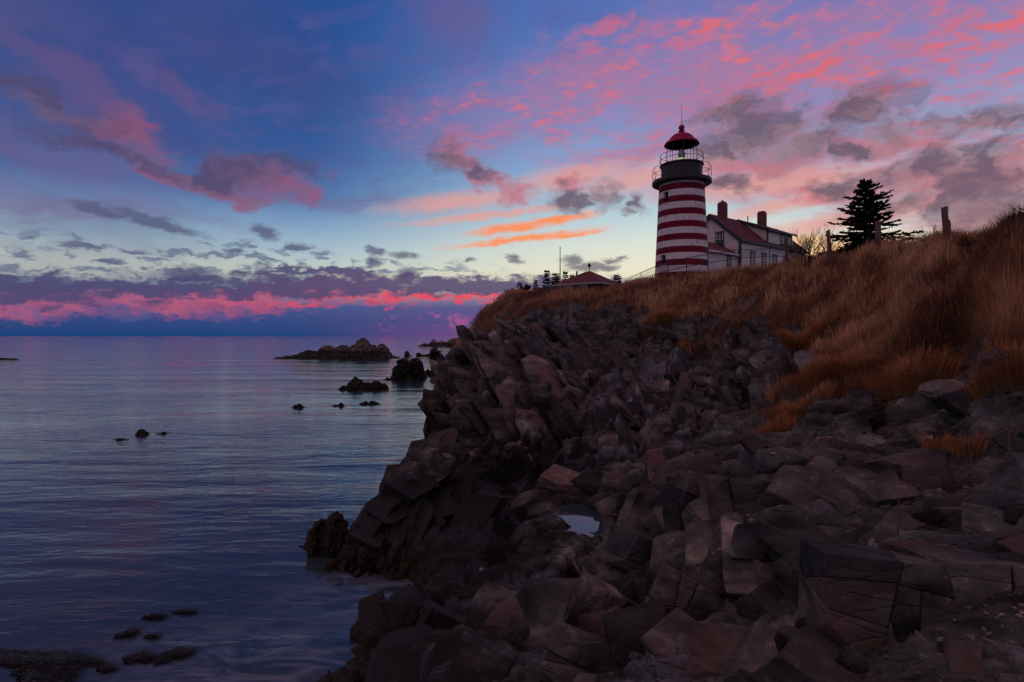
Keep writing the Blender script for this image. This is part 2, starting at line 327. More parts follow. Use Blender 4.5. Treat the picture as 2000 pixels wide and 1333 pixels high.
# ================================================================== materials
def rock_material(name, terrain=False):
    m, h, b = mat_base(name, rough=0.6)
    geo = h.n('ShaderNodeNewGeometry'); pos = geo.outputs['Position']
    # bedding runs tilted through the whole shore
    own = pos
    if not terrain:      # loose pieces carry their own grain
        oi = h.n('ShaderNodeObjectInfo'); cb = h.n('ShaderNodeCombineXYZ'); h.put(cb.inputs[0], h.math('MULTIPLY', oi.outputs['Random'], 91.0)); h.put(cb.inputs[1], h.math('MULTIPLY', oi.outputs['Random'], 37.0))
        own = h.vmath('ADD', pos, cb.outputs[0])
    bed = h.mapping(own, rot=(0.5, 0.75, 0.35), sc=(0.6, 0.6, 1.5))
    n1 = h.noise(bed, 1.3, 4, 0.62, 0.3); n2 = h.noise(own, 0.30, 2, 0.55); n3 = h.noise(pos, 7, 4, 0.7)
    c = h.ramp(n1, [(0.34, (0.010, 0.0118, 0.0115, 1)), (0.46, (0.044, 0.051, 0.049, 1)), (0.60, (0.100, 0.112, 0.104, 1)), (0.72, (0.220, 0.235, 0.215, 1))])
    c = h.mix(h.mr(n2, 0.48, 0.66, 0, 0.6), c, (0.100, 0.070, 0.062, 1))             # reddish beds
    c = h.mix(h.mr(n2, 0.42, 0.30, 0, 0.5), c, (0.045, 0.056, 0.056, 1))             # grey-green beds
    c = h.mix(h.mr(n3, 0.35, 0.75, 0.0, 0.5), c, h.mix(1.0, c, (1.8, 1.7, 1.65, 1), 'MULTIPLY'))
    c = h.mix(h.mr(h.math('ADD', n3, h.math('MULTIPLY', n1, 0.4)), 0.80, 0.90, 0, 0.6), c, (0.24, 0.20, 0.165, 1))   # lichen
    if not terrain:
        rnd = h.n('ShaderNodeObjectInfo').outputs['Random']
        c = h.mix(1.0, c, h.ramp(rnd, [(0, (0.45, 0.46, 0.50, 1)), (0.4, (0.9, 0.85, 0.82, 1)), (0.75, (1.4, 1.2, 1.1, 1)), (1, (1.9, 1.65, 1.5, 1))]), 'MULTIPLY')
    sp = h.n('ShaderNodeSeparateXYZ'); h.put(sp.inputs[0], pos)
    zn = h.math('ADD', sp.outputs[2], h.math('MULTIPLY', h.math('SUBTRACT', n1, 0.5), 1.8))
    c = h.mix(h.mr(zn, 3.1, 1.9, 0, 0.9), c, (0.009, 0.009, 0.009, 1))               # black zone above the tide, carried higher to paint in the ledge's shade and wetness
    weed = h.mr(zn, 0.95, 0.45)                                                           # rockweed below the tide line
    c = h.mix(weed, c, h.mix(h.mr(n3, 0.4, 0.65), (0.006, 0.006, 0.004, 1), (0.030, 0.024, 0.008, 1)))
    wetz = h.mr(zn, 2.6, 1.2)
    wet = h.math('MAXIMUM', h.math('MULTIPLY', wetz, 0.35), h.mr(n1, 0.62, 0.72, 0, 0.6))
    soil_n = None
    if terrain:
        at1 = h.n('ShaderNodeAttribute', attribute_name='grass').outputs['Fac']
        at2 = h.n('ShaderNodeAttribute', attribute_name='wet').outputs['Fac']
        wet = h.math('MAXIMUM', wet, at2)
        c = h.mix(h.math('MULTIPLY', at2, 0.5), c, (0.040, 0.046, 0.056, 1))
        soil = h.ramp(n3, [(0.3, (0.035, 0.018, 0.011, 1)), (0.5, (0.10, 0.050, 0.028, 1)), (0.7, (0.17, 0.09, 0.05, 1))])
        gm = h.mr(h.math('ADD', at1, h.math('MULTIPLY', h.math('SUBTRACT', n3, 0.5), 0.7)), 0.42, 0.58)
        c = h.mix(gm, c, soil)
        wet = h.math('MULTIPLY', wet, h.math('SUBTRACT', 1.0, gm))
    h.put(b.inputs['Base Color'], c)
    h.put(b.inputs['Roughness'], h.math('ADD', h.mr(wet, 0, 1, 0.78, 0.16, False), h.math('MULTIPLY', h.math('SUBTRACT', n3, 0.5), 0.2)))
    sl = h.mr(wet, 0, 1, 0.14, 0.5, False)
    if terrain: sl = h.math('ADD', sl, h.math('MULTIPLY', at2, 0.6))      # a film of running water
    h.put(b.inputs['Specular IOR Level'], sl)
    # relief: bedding lamination, cracks and grain
    vo = h.n('ShaderNodeTexVoronoi', feature='DISTANCE_TO_EDGE'); h.put(vo.inputs['Vector'], h.vmath('ADD', h.mapping(pos, rot=(0.5, 0.75, 0.35), sc=(0.7, 0.9, 3.4)), h.vmath('MULTIPLY', h.noise(pos, 1.6, 2, color=True), (0.25, 0.25, 0.25)))); vo.inputs['Scale'].default_value = 1.5
    crack = h.mr(vo.outputs['Distance'], 0.0, 0.05)
    hgt = h.math('ADD', h.math('MULTIPLY', h.noise(h.mapping(pos, rot=(0.5, 0.75, 0.35), sc=(1.0, 1.0, 1.35)), 4.2, 6, 0.72), 0.085), h.math('MULTIPLY', crack, 0.016))
    bp = h.n('ShaderNodeBump'); bp.inputs['Strength'].default_value = 0.9; bp.inputs['Distance'].default_value = 1.0
    h.put(bp.inputs['Height'], hgt); h.put(b.inputs['Normal'], bp.outputs[0])
    return m
M = {}
M['terrain'] = rock_material('cliff_rock_and_soil', True)
M['rock'] = rock_material('slate_rock')
M['red'] = mat_worn('red_paint', (0.22, 0.005, 0.036, 1), (0.15, 0.012, 0.032, 1), 2.2, 0.7, 0.25, 9, spec=0.15)
M['white'] = mat_worn('white_paint', (0.78, 0.74, 0.72, 1), (0.42, 0.36, 0.34, 1), 3.6, 0.7, 0.35, 9, lo=0.50, hi=0.70, stretch=(1.2, 1.2, .55))
M['roofred'] = mat_worn('red_metal', (0.36, 0.003, 0.072, 1), (0.30, 0.003, 0.06, 1), 2, 0.55, 0.05, 10, spec=0.2)
M['black'] = mat_worn('black_iron', (0.022, 0.025, 0.034, 1), (0.032, 0.034, 0.042, 1), 2, 0.5, 0.1, 12)
M['iron'] = mat_worn('rail_iron', (0.020, 0.020, 0.024, 1), (0.05, 0.03, 0.025, 1), 8, 0.5, 0.05, 30)
M['siding'] = mat_worn('white_siding', (0.82, 0.76, 0.74, 1), (0.70, 0.64, 0.63, 1), 2, 0.65, 0.1, 20)
M['greentrim'] = mat_worn('dark_green_trim', (0.014, 0.030, 0.030, 1), (0.022, 0.04, 0.038, 1), 4, 0.5, 0.05, 20)
M['shingle'] = mat_worn('red_shingle', (0.150, 0.045, 0.043, 1), (0.10, 0.032, 0.034, 1), 1.6, 0.85, 0.5, 14)
M['brick'] = mat_worn('brick', (0.20, 0.070, 0.052, 1), (0.13, 0.045, 0.038, 1), 5, 0.85, 0.5, 12)
M['fencegreen'] = mat_worn('green_steel', (0.020, 0.050, 0.046, 1), (0.03, 0.06, 0.055, 1), 4, 0.45, 0.05, 30)
M['galv'] = mat_worn('pale_painted_pole', (0.42, 0.40, 0.38, 1), (0.3, 0.28, 0.26, 1), 4, 0.5, 0.05, 30)
M['wood'] = mat_worn('weathered_wood', (0.20, 0.105, 0.075, 1), (0.10, 0.055, 0.042, 1), 3, 0.85, 0.7, 14, stretch=(6, 6, 0.6))
M['bark'] = mat_worn('dark_bark', (0.030, 0.020, 0.015, 1), (0.05, 0.034, 0.025, 1), 6, 0.9, 0.5, 30)
M['quartz'] = mat_worn('quartz_vein', (0.20, 0.145, 0.12, 1), (0.07, 0.05, 0.042, 1), 9, 0.6, 0.6, 16)
M['panedark'] = mat_base('window_glass', (0.012, 0.008, 0.014, 1), 0.12, spec=0.35)[0]
m, h, b = mat_base('window_with_red_blind', (0.20, 0.035, 0.07, 1), 0.25, spec=0.6); M['panepink'] = m
m, h, b = mat_base('lantern_glass', (1, 1, 1, 1), 0.02); b.inputs['Transmission Weight'].default_value = 1.0; b.inputs['IOR'].default_value = 1.03; M['glass'] = m
m, h, b = mat_base('fresnel_lens', (0.75, 0.75, 0.68, 1), 0.12); b.inputs['Emission Color'].default_value = (0.75, 0.9, 0.35, 1); b.inputs['Emission Strength'].default_value = 0.0; M['lens'] = m
m, h, b = mat_base('lamp_lit', (0.9, 0.9, 0.6, 1), 0.3); b.inputs['Emission Color'].default_value = (0.95, 1.0, 0.5, 1); b.inputs['Emission Strength'].default_value = 0.45; M['lamp'] = m

def foliage(name, c1, c2, c3, rough=0.7, attr='tint'):
    m, h, b = mat_base(name, c1, rough, spec=0.2)
    a = h.n('ShaderNodeAttribute', attribute_name=attr).outputs['Fac']
    pos = h.n('ShaderNodeNewGeometry').outputs['Position']
    v = h.math('ADD', h.math('MULTIPLY', a, 0.62), h.math('MULTIPLY', h.noise(pos, 0.5, 2, 0.6), 0.62))
    h.put(b.inputs['Base Color'], h.ramp(v, [(0.30, c1), (0.58, c2), (0.85, c3)]))
    b.inputs['Subsurface Weight'].default_value = 0.0
    return m
M['grass'] = foliage('dry_grass', (0.070, 0.035, 0.021, 1), (0.45, 0.215, 0.098, 1), (0.80, 0.50, 0.26, 1))
M['tuft'] = foliage('orange_grass', (0.16, 0.064, 0.028, 1), (0.40, 0.165, 0.062, 1), (0.58, 0.30, 0.12, 1))
M['needle'] = foliage('spruce_needles', (0.009, 0.014, 0.009, 1), (0.016, 0.026, 0.015, 1), (0.034, 0.044, 0.022, 1))
M['twig'] = foliage('bare_twigs', (0.014, 0.010, 0.009, 1), (0.022, 0.014, 0.012, 1), (0.034, 0.020, 0.016, 1))
M['weed'] = foliage('rockweed', (0.005, 0.005, 0.003, 1), (0.016, 0.012, 0.005, 1), (0.035, 0.024, 0.008, 1), rough=0.35)

# ================================================================== sea
def water_material(name, amp=1.0, rough=0.07):
    m, h, b = mat_base(name, (0.030, 0.056, 0.072, 1), rough, spec=0.5); b.inputs['IOR'].default_value = 1.42
    pos = h.n('ShaderNodeNewGeometry').outputs['Position']
    w1 = h.noise(h.mapping(pos, rot=(0, 0, 0.30), sc=(0.55, 1.5, 1)), 1.25, 4, 0.6, 0.6)
    w2 = h.noise(h.mapping(pos, rot=(0, 0, -0.12), sc=(0.45, 1.7, 1)), 0.22, 3, 0.5, 0.5)
    w3 = h.noise(h.mapping(pos, rot=(0, 0, 0.15), sc=(0.4, 1.6, 1)), 0.05, 3, 0.5)
    calm = h.mr(h.noise(h.mapping(pos, sc=(0.5, 1.4, 1)), 0.035, 4, 0.6, 0.8), 0.36, 0.66, 0.45, 1.15)
    if amp > 0:      # milky swash held in the cove and along the near rocks
        cv = h.math('MINIMUM', h.vmath('LENGTH', h.vmath('MULTIPLY', h.vmath('SUBTRACT', pos, (-3.6, 15.2, 0)), (.45, .75, 0)), out=1), h.vmath('LENGTH', h.vmath('MULTIPLY', h.vmath('SUBTRACT', pos, (-5.6, 12.2, 0)), (.4, .7, 0)), out=1))
        fo = h.math('MULTIPLY', h.mr(cv, 2.0, 0.2), h.mr(h.noise(h.mapping(pos, rot=(0, 0, .5), sc=(.5, 1.6, 1)), 1.1, 4, .6, 1.2), .38, .66))
        h.put(b.inputs['Base Color'], h.mix(fo, (0.030, 0.056, 0.072, 1), (0.16, 0.20, 0.25, 1)))
    hg = h.math('MULTIPLY', calm, h.math('ADD', h.math('MULTIPLY', w1, 0.080 * amp), h.math('MULTIPLY', w2, 0.27 * amp)))
    hg = h.math('ADD', hg, h.math('MULTIPLY', w3, 0.75 * amp))
    bp = h.n('ShaderNodeBump'); bp.inputs['Strength'].default_value = 0.55; bp.inputs['Distance'].default_value = 1.0
    h.put(bp.inputs['Height'], hg); h.put(b.inputs['Normal'], bp.outputs[0])
    return m
M['water'] = water_material('sea_water', 1.0, 0.05)
M['pool'] = water_material('still_water', 0.0, 0.02)
S = 24000
mb = MB(); xs = [-S, -600, -60, 60, 600, S]; ys = [-2000, -40, 40, 300, 2500, S]
for i in range(5):
    for j in range(5): mb.add([(xs[i], ys[j], 0), (xs[i+1], ys[j], 0), (xs[i+1], ys[j+1], 0), (xs[i], ys[j+1], 0)], [(0, 1, 2, 3)])
sea = mb.build('sea', M['water']); tag(sea, kind='structure')

# ================================================================== headland
# columns of ground heights: direction (px) -> (distance, height, grass 0..1), near to far
COLS = {
 640: [(9.6, .75, 0), (11.2, .40, 0), (12.0, .0, 0), (12.8, -.7, 0), (15.5, -1.2, 0), (16.8, -.25, 0), (17.6, .02, 0), (18.6, -.6, 0), (22, -2, 0), (60, -3, 0), (130, -3, 0)],
 560: [(8.5, .2, 0), (9.5, -.5, 0), (11.5, -1.4, 0), (17, -1.8, 0), (60, -3, 0), (130, -3, 0)],
 450: [(8, -1, 0), (11, -2, 0), (30, -3, 0), (130, -3, 0)],
 700: [(9.0, 1.1, 0), (11.0, .75, 0), (12.4, .2, 0), (13.6, -.7, 0), (16.2, -.7, 0), (17.0, .0, 0), (17.7, .75, 0), (18.4, 1.05, 0), (19.2, .55, 0), (21, -1.2, 0), (26, -3, 0), (60, -3, 0), (130, -3, 0)],
 750: [(9.2, 1.0, 0), (11.0, .75, 0), (13.0, .45, 0), (14.3, -.2, 0), (15.6, -.6, 0), (16.6, -.15, 0), (17.3, .55, 0), (18.6, 1.35, 0), (19.6, 1.6, 0), (20.6, .8, 0), (22.5, -1.4, 0), (30, -3, 0), (60, -3, 0), (130, -3, 0)],
 800: [(8.0, 1.5, 0), (9.5, 1.25, 0), (11, 1.05, 0), (13, .85, 0), (15, .2, 0), (15.9, -.3, 0), (16.5, -.1, 0), (17.3, .5, 0), (18.5, 1.35, 0), (20, 2.1, 0), (21, 2.45, 0), (22.2, 1.2, 0), (24, -1.4, 0), (34, -3, 0), (37, -2.6, 0), (60, -3, 0), (130, -3, 0)],
 830: [(16.4, .25, 0), (18.5, 1.4, 0), (20.5, 2.2, 0), (22.5, 2.75, 0), (24, 1.0, 0), (27, -1.4, 0), (33, -1.5, 0), (35.6, -.1, 0), (36.6, 1.6, 0), (37.6, 3.5, 0), (39, 3.2, 0), (43, -1, 0), (55, -2, 0), (75, -2, 0), (130, -3, 0)],
 860: [(8.3, 1.85, 0), (11.5, 1.4, 0), (13.5, 1.1, 0), (14.8, .85, 0), (16.5, .8, 0), (18.5, 1.4, 0), (20.5, 2.0, 0), (23, 2.85, 0), (24.5, 2.4, 0), (27.5, .2, 0), (30, -.1, 0), (33.5, .5, 0), (36, 2.7, 0), (38.5, 4.35, 0), (41, 4.6, 0), (46, 1.2, 0), (58, .8, 0), (66, 1.9, .4), (76, 2.6, .6), (84, 1.5, .5), (100, -2, 0), (130, -3, 0)],
 905: [(8.0, 2.05, 0), (11, 1.65, 0), (14, 1.1, 0), (16.3, 1.0, 0), (18, 1.5, 0), (20.5, 2.05, 0), (23.5, 2.75, 0), (26, 3.0, 0), (28.5, 2.2, 0), (31.5, 1.9, 0), (34, 3.2, 0), (37, 4.6, 0), (40, 5.4, 0), (44, 4.8, 0), (52, 3.6, .2), (62, 4.2, .7), (74, 5.4, 1), (82, 6.9, 1), (86, 7.1, 1), (98, 1, .5), (120, -3, 0)],
 950: [(7.4, 2.3, 0), (10.5, 1.9, 0), (13.5, 1.4, 0), (16, 1.3, 0), (17.6, 1.5, 0), (20, 1.85, 0), (23, 2.25, 0), (26, 2.9, 0), (28.4, 3.55, 0), (31, 3.9, 0), (34, 4.6, 0), (40, 5.8, 0), (44, 6.6, 0), (48, 6.0, .1), (56, 6.6, .6), (64, 8.3, 1), (72, 10.1, 1), (77, 10.9, 1), (90, 9, 1), (110, 2, .5), (130, -2, 0)],
 1000: [(7.3, 2.5, 0), (10, 2.1, 0), (12.6, 1.75, 0), (14.5, 1.6, 0), (16, 1.6, 0), (18, 1.2, 0), (20.5, 1.4, 0), (22.5, 1.75, 0), (25.5, 2.5, 0), (29, 3.6, 0), (33, 4.5, 0), (39, 5.8, 0), (44, 7.0, 0), (47, 7.0, 0), (52, 7.6, .3), (58, 9.3, .7), (66, 11.2, 1), (74, 12.8, 1), (79, 13.2, 1), (100, 12, 1), (130, 6, 1)],
 1050: [(7.0, 2.65, 0), (9.8, 2.25, 0), (12.3, 2.0, 0), (14.2, 2.1, 0), (15.4, 2.75, 0), (16.3, 2.3, 0), (17.8, 1.25, 0), (20.5, 1.5, 0), (22.5, 1.9, 0), (25, 2.6, 0), (28, 3.4, 0), (32, 4.4, 0), (38, 5.6, 0), (43, 7.1, 0), (44.5, 7.35, 0), (48, 6.9, 0), (53, 7.6, .1), (56, 9.4, .2), (58.5, 10.3, .8), (64, 11.8, 1), (70, 12.5, 1), (76, 12.4, 1), (100, 12.4, 1), (130, 9, 1)],
 1100: [(6.8, 2.8, 0), (9.2, 2.45, 0), (11.8, 2.25, 0), (13.4, 2.3, 0), (15, 2.75, 0), (16.5, 2.9, 0), (18, 1.8, 0), (21, 1.7, 0), (23, 2.0, 0), (26, 2.7, 0), (30, 3.5, 0), (35, 4.5, 0), (40, 5.7, 0), (44, 7.0, 0), (47, 6.8, 0), (51, 7.0, 0), (53.5, 8.7, .05), (56, 10.2, .7), (61, 11.9, 1), (64, 12.2, 1), (72, 11.8, 1), (100, 12.2, 1), (130, 10, 1)],
 1150: [(6.5, 3.0, 0), (8.9, 2.65, 0), (11.5, 2.4, 0), (13, 2.5, 0), (14.2, 2.55, 0), (16, 2.8, 0), (17.5, 2.75, 0), (20, 2.1, 0), (23, 2.15, 0), (27, 2.6, 0), (34, 3.8, 0), (40, 5.0, 0), (45, 6.4, .05), (48, 7.5, .1), (51, 9.0, .2), (54, 10.2, .6), (60, 11.8, 1), (64, 12.1, 1), (72, 11.7, 1), (100, 12.2, 1), (130, 11, 1)],
 1200: [(6.3, 3.05, 0), (8.6, 2.8, 0), (11, 2.7, 0), (13.5, 2.85, 0), (15.5, 3.1, 0), (17.5, 2.9, 0), (21, 2.3, 0), (24, 2.4, 0), (28, 3.0, 0), (35, 4.2, 0), (41, 5.7, 0), (45, 7.0, .05), (48.5, 8.8, .05), (51, 10.1, .6), (55, 11.5, 1), (60, 12.1, 1), (72, 12.0, 1), (100, 12.5, 1), (130, 12, 1)],
 1250: [(6.1, 3.2, 0), (8.3, 2.95, 0), (10.3, 2.95, 0), (12.5, 3.2, 0), (14.8, 3.3, 0), (17, 3.1, 0), (22, 2.6, 0), (28, 3.4, 0), (33, 4.2, 0), (38, 5.5, 0), (43, 6.8, .15), (46, 8.2, .2), (49, 9.7, .8), (53, 11.5, 1), (56.5, 12.5, 1), (70, 12.6, 1), (100, 13, 1), (130, 13, 1)],
 1300: [(5.9, 3.3, 0), (8, 3.05, 0), (9.7, 3.15, 0), (11.5, 3.55, 0), (13.2, 3.65, 0), (15.5, 3.3, 0), (20, 2.9, 0), (26, 3.5, 0), (31, 4.3, 0), (36, 5.4, 0), (41, 6.8, .1), (45, 8.6, .7), (48, 10.1, 1), (51, 11.8, 1), (53, 12.6, 1), (70, 12.8, 1), (100, 13.2, 1), (130, 13, 1)],
 1350: [(5.7, 3.4, 0), (7.8, 3.2, 0), (9, 3.45, 0), (10.3, 3.85, 0), (11.8, 4.15, 0), (12.7, 4.2, 0), (14.5, 3.6, 0), (18.5, 3.4, 0), (25, 3.85, 0), (30, 4.5, 0), (35, 5.6, 0), (41, 7.3, .2), (45, 9.3, .9), (48, 11.2, 1), (51.5, 12.7, 1), (70, 12.9, 1), (100, 13.2, 1), (130, 13, 1)],
 1450: [(5.4, 3.55, 0), (7.3, 3.4, 0), (8.1, 3.8, 0), (9, 4.25, 0), (9.9, 4.6, 0), (11, 4.6, 0), (12.8, 4.15, 0), (15.5, 4.1, 0), (20, 4.4, .1), (25, 4.9, 0), (31, 5.8, 0), (37, 7.2, .3), (41, 9.1, .9), (44, 10.8, 1), (48, 12.6, 1), (60, 12.9, 1), (100, 13.2, 1), (130, 13, 1)],
 1550: [(5.0, 3.8, 0), (6.6, 3.75, 0), (7.6, 4.15, 0), (8.5, 4.5, 0), (9.5, 4.72, 0), (10.6, 4.68, 0), (13, 4.45, 0), (15.5, 4.85, .35), (19, 5.25, .5), (22, 5.7, .35), (24, 6.05, .2), (29, 7.2, .55), (33, 8.7, 1), (37, 10.6, 1), (41, 12.5, 1), (50, 12.9, 1), (100, 13.5, 1), (130, 13, 1)],
 1620: [(4.8, 4.0, 0), (6.3, 4.3, 0), (7.2, 4.2, 0), (8.2, 4.5, 0), (9.3, 4.75, 0), (10.5, 4.68, 0), (12, 4.75, .1), (14, 5.1, .25), (16.5, 5.5, .9), (19, 5.9, .8), (22, 6.5, .3), (25.5, 7.2, .5), (29, 8.7, 1), (32, 10.3, 1), (34.5, 11.9, 1), (45, 12.7, 1), (100, 14, 1), (130, 14, 1)],
 1700: [(4.5, 4.15, 0), (5.2, 4.2, 0), (6.2, 4.65, 0), (7.2, 4.4, 0), (8, 4.55, 0), (9.2, 4.75, .1), (10.5, 4.72, 0), (11.5, 4.9, 0), (13, 5.3, .15), (16, 5.7, .9), (18.5, 6.3, 1), (21, 7.15, .85), (23.5, 8.2, 1), (26, 9.5, 1), (28.8, 11.3, 1), (36, 12.3, 1), (60, 13.2, 1), (130, 14, 1)],
 1850: [(4.2, 4.3, 0), (5.1, 4.5, 0), (5.9, 4.7, 0), (7.2, 4.75, 0), (8.8, 4.9, .25), (9.8, 5.2, .1), (10.8, 5.6, .1), (12, 6.1, .3), (13.5, 6.5, 1), (15.5, 7.25, 1), (17.5, 8.2, .5), (18.8, 9.0, .35), (20, 9.7, 1), (21.5, 10.65, 1), (26, 11.4, 1), (60, 13, 1), (130, 14, 1)],
 2000: [(4.0, 4.45, 0), (4.9, 4.65, 0), (6, 4.9, 0), (7.3, 5.05, .1), (8.3, 5.5, 0), (9.3, 6.0, .25), (10, 6.45, .8), (11, 7.05, 1), (12, 7.8, 1), (13.2, 8.7, 1), (14.4, 9.5, 1), (18, 10.3, 1), (60, 13, 1), (130, 14, 1)],
 2250: [(3.6, 4.7, 0), (5, 5.0, 0), (6.5, 5.3, .1), (8, 6.2, .6), (9.5, 7.4, 1), (11, 8.6, 1), (12.5, 9.6, 1), (16, 10.6, 1), (60, 13, 1), (130, 14, 1)],
 2600: [(3.2, 5, 0), (5, 5.6, .2), (7, 7.2, 1), (9.5, 9.2, 1), (12, 10.4, 1), (60, 13, 1), (130, 14, 1)],
}
CPX = np.array(sorted(COLS)); CT = (CPX - 1000) / F
Y0, Y1 = 3.0, 128.0
NR0 = 700
lnY = np.linspace(math.log(Y0), math.log(Y1), NR0)
def col_interp(k):
    out = []
    for p in CPX:
        c = COLS[p]; ly = np.log([q[0] for q in c]); v = np.array([q[k] for q in c], float)
        out.append(np.interp(lnY, ly, v))
    return np.array(out)
HC, GC = col_interp(1), col_interp(2)
def smooth1(a, n, axis):
    k = np.hanning(n + 2)[1:-1]; k /= k.sum()
    pad = [(0, 0), (0, 0)]; pad[axis] = (n // 2, n // 2)
    b_ = np.pad(a, pad, mode='edge'); out = np.zeros_like(a)
    for i, w in enumerate(k):
        sl = [slice(None), slice(None)]; sl[axis] = slice(i, i + a.shape[axis]); out += w * b_[tuple(sl)]
    return out
NCOL = 860
tcol = np.linspace(CT[0], (2420 - 1000) / F, NCOL)
def across(A):
    idx = np.clip(np.searchsorted(CT, tcol) - 1, 0, len(CT) - 2)
    w = ((tcol - CT[idx]) / (CT[idx + 1] - CT[idx]))[:, None]; w = w * w * (3 - 2 * w)
    return A[idx] * (1 - w) + A[idx + 1] * w
HB = smooth1(smooth1(across(HC), 9, 0), 13, 1); GB = smooth1(smooth1(across(GC), 15, 0), 9, 1)

# hollows that hold water: X, Y, rx, ry, level
POOLS = [(1.78, 13.9, .70, 1.05, 2.52, 'pale tide pool between dark slabs, largest of the shore pools'),
         (-.10, 13.3, .52, .45, 1.55, 'shallow pink tide pool on the red rock shelf above the cove'),
         (1.22, 11.2, .30, .42, 1.98, 'narrow tide pool beside the driftwood on the red rock shelf'),
         (1.95, 8.6, .35, .4, 2.50, 'small dim tide pool low among the near boulders')]
XX = tcol[:, None] * np.exp(lnY)[None, :]; YY = np.broadcast_to(np.exp(lnY)[None, :], XX.shape)
POOLM = np.zeros_like(HB)
for (x, y, rx, ry, lv, _) in POOLS:
    d = np.sqrt(((XX - x) / rx) ** 2 + ((YY - y) / ry) ** 2)
    w = np.clip((1.35 - d) / 0.7, 0, 1); w = w * w * (3 - 2 * w)
    HB = HB * (1 - w) + (lv - 0.16 + 0.12 * d * d) * w; POOLM = np.maximum(POOLM, w)

def hgrid(A, t, y):
    """bilinear sample of a (column,row) table"""
    ci = np.clip((t - tcol[0]) / (tcol[1] - tcol[0]), 0, NCOL - 1.001); ri = np.clip((np.log(y) - lnY[0]) / (lnY[1] - lnY[0]), 0, NR0 - 1.001)
    c0 = ci.astype(int); r0 = ri.astype(int); a = ci - c0; b_ = ri - r0
    return A[c0, r0]*(1-a)*(1-b_) + A[c0+1, r0]*a*(1-b_) + A[c0, r0+1]*(1-a)*b_ + A[c0+1, r0+1]*a*b_
# spread the mesh rows evenly along the slope so that steep faces keep their detail
NROW = 820
arc = np.sqrt((np.diff(lnY)[None, :] * 0.55) ** 2 + (np.diff(HB, axis=1) / YY[:, 1:] * 1.0) ** 2)
cum = np.concatenate([np.zeros((NCOL, 1)), np.cumsum(arc, axis=1)], axis=1); cum = smooth1(cum / cum[:, -1:], 41, 0)
LY = np.empty((NCOL, NROW)); qs = np.linspace(0, 1, NROW)
for i in range(NCOL): LY[i] = np.interp(qs, cum[i], lnY)
TT = np.broadcast_to(tcol[:, None], LY.shape); VY = np.exp(LY); VX = TT * VY
VZ = hgrid(HB, TT, VY); VG = hgrid(GB, TT, VY); VP = hgrid(POOLM, TT, VY)

def hash01(ix, iy, iz, seed):
    h_ = (ix.astype(np.uint32) * np.uint32(374761393) + iy.astype(np.uint32) * np.uint32(668265263) + iz.astype(np.uint32) * np.uint32(2147483647 // 3 * 2 + 1) + np.uint32(seed * 974711 + 77))
    h_ = (h_ ^ (h_ >> np.uint32(13))) * np.uint32(1274126177); h_ = h_ ^ (h_ >> np.uint32(16)); h_ = h_ * np.uint32(2246822519); h_ ^= h_ >> np.uint32(15)
    return (h_ & np.uint32(0xFFFF)).astype(np.float32) / 65535.0
def blocks(Pt, R, sc, seed, tilt=0.5):
    """fractured-rock relief: every joint block has its own level and tilt; returns level and joint depth"""
    Q = (Pt @ R.T) / np.array(sc, np.float32); base = np.floor(Q - 0.5).astype(np.int64)
    n = len(Q); f1 = np.full(n, 9e9, np.float32); f2 = f1.copy(); lev = np.zeros(n, np.float32)
    for dx in (0, 1):
        for dy in (0, 1):
            for dz in (0, 1):
                cx, cy, cz = base[:, 0] + dx, base[:, 1] + dy, base[:, 2] + dz
                jx, jy, jz = hash01(cx, cy, cz, seed), hash01(cx, cy, cz, seed + 11), hash01(cx, cy, cz, seed + 23)
                ex, ey, ez = Q[:, 0] - (cx + 0.14 + 0.72 * jx), Q[:, 1] - (cy + 0.14 + 0.72 * jy), Q[:, 2] - (cz + 0.14 + 0.72 * jz)
                d = np.maximum(np.maximum(np.abs(ex + 0.3 * ey), np.abs(ey - 0.25 * ez)), np.abs(ez + 0.2 * ex))     # angular cells
                l = (hash01(cx, cy, cz, seed + 31) - 0.5) + tilt * ((jx - 0.5) * ex * 2 + (jy - 0.5) * ey * 2 + (jz - 0.5) * ez * 2)
                near = d < f1
                f2 = np.where(near, f1, np.minimum(f2, d)); lev = np.where(near, l, lev); f1 = np.where(near, d, f1)
    return lev, np.clip(1 - (f2 - f1) / 0.10, 0, 1)
def vnoise(Pt, s, seed, octv=4):
    out = np.zeros(len(Pt), np.float32); amp = 0.5
    for o in range(octv):
        q = (Pt / s) * (2 ** o); i = np.floor(q).astype(np.int64); f_ = (q - i).astype(np.float32); f_ = f_ * f_ * (3 - 2 * f_)
        acc = 0
        for dx in (0, 1):
            for dy in (0, 1):
                for dz in (0, 1):
                    w = (f_[:, 0] if dx else 1 - f_[:, 0]) * (f_[:, 1] if dy else 1 - f_[:, 1]) * (f_[:, 2] if dz else 1 - f_[:, 2])
                    acc = acc + w * hash01(i[:, 0] + dx, i[:, 1] + dy, i[:, 2] + dz, seed + o * 7)
        out += amp * (acc - 0.5); amp *= 0.5
    return out
def frame(n):
    """rows: dip direction, strike, bedding normal"""
    n = Vector(n).normalized(); e1 = Vector((0, 0, -1)); e1 = (e1 - n * e1.dot(n)).normalized(); e2 = n.cross(e1)
    return np.array([e1, e2, n], np.float32)
R_FAR = frame((0.72, -0.38, 0.58))     # bedding dips to the right in the middle cliff
R_NEAR = frame((-0.50, -0.50, 0.70))   # and to the left in the near ledges
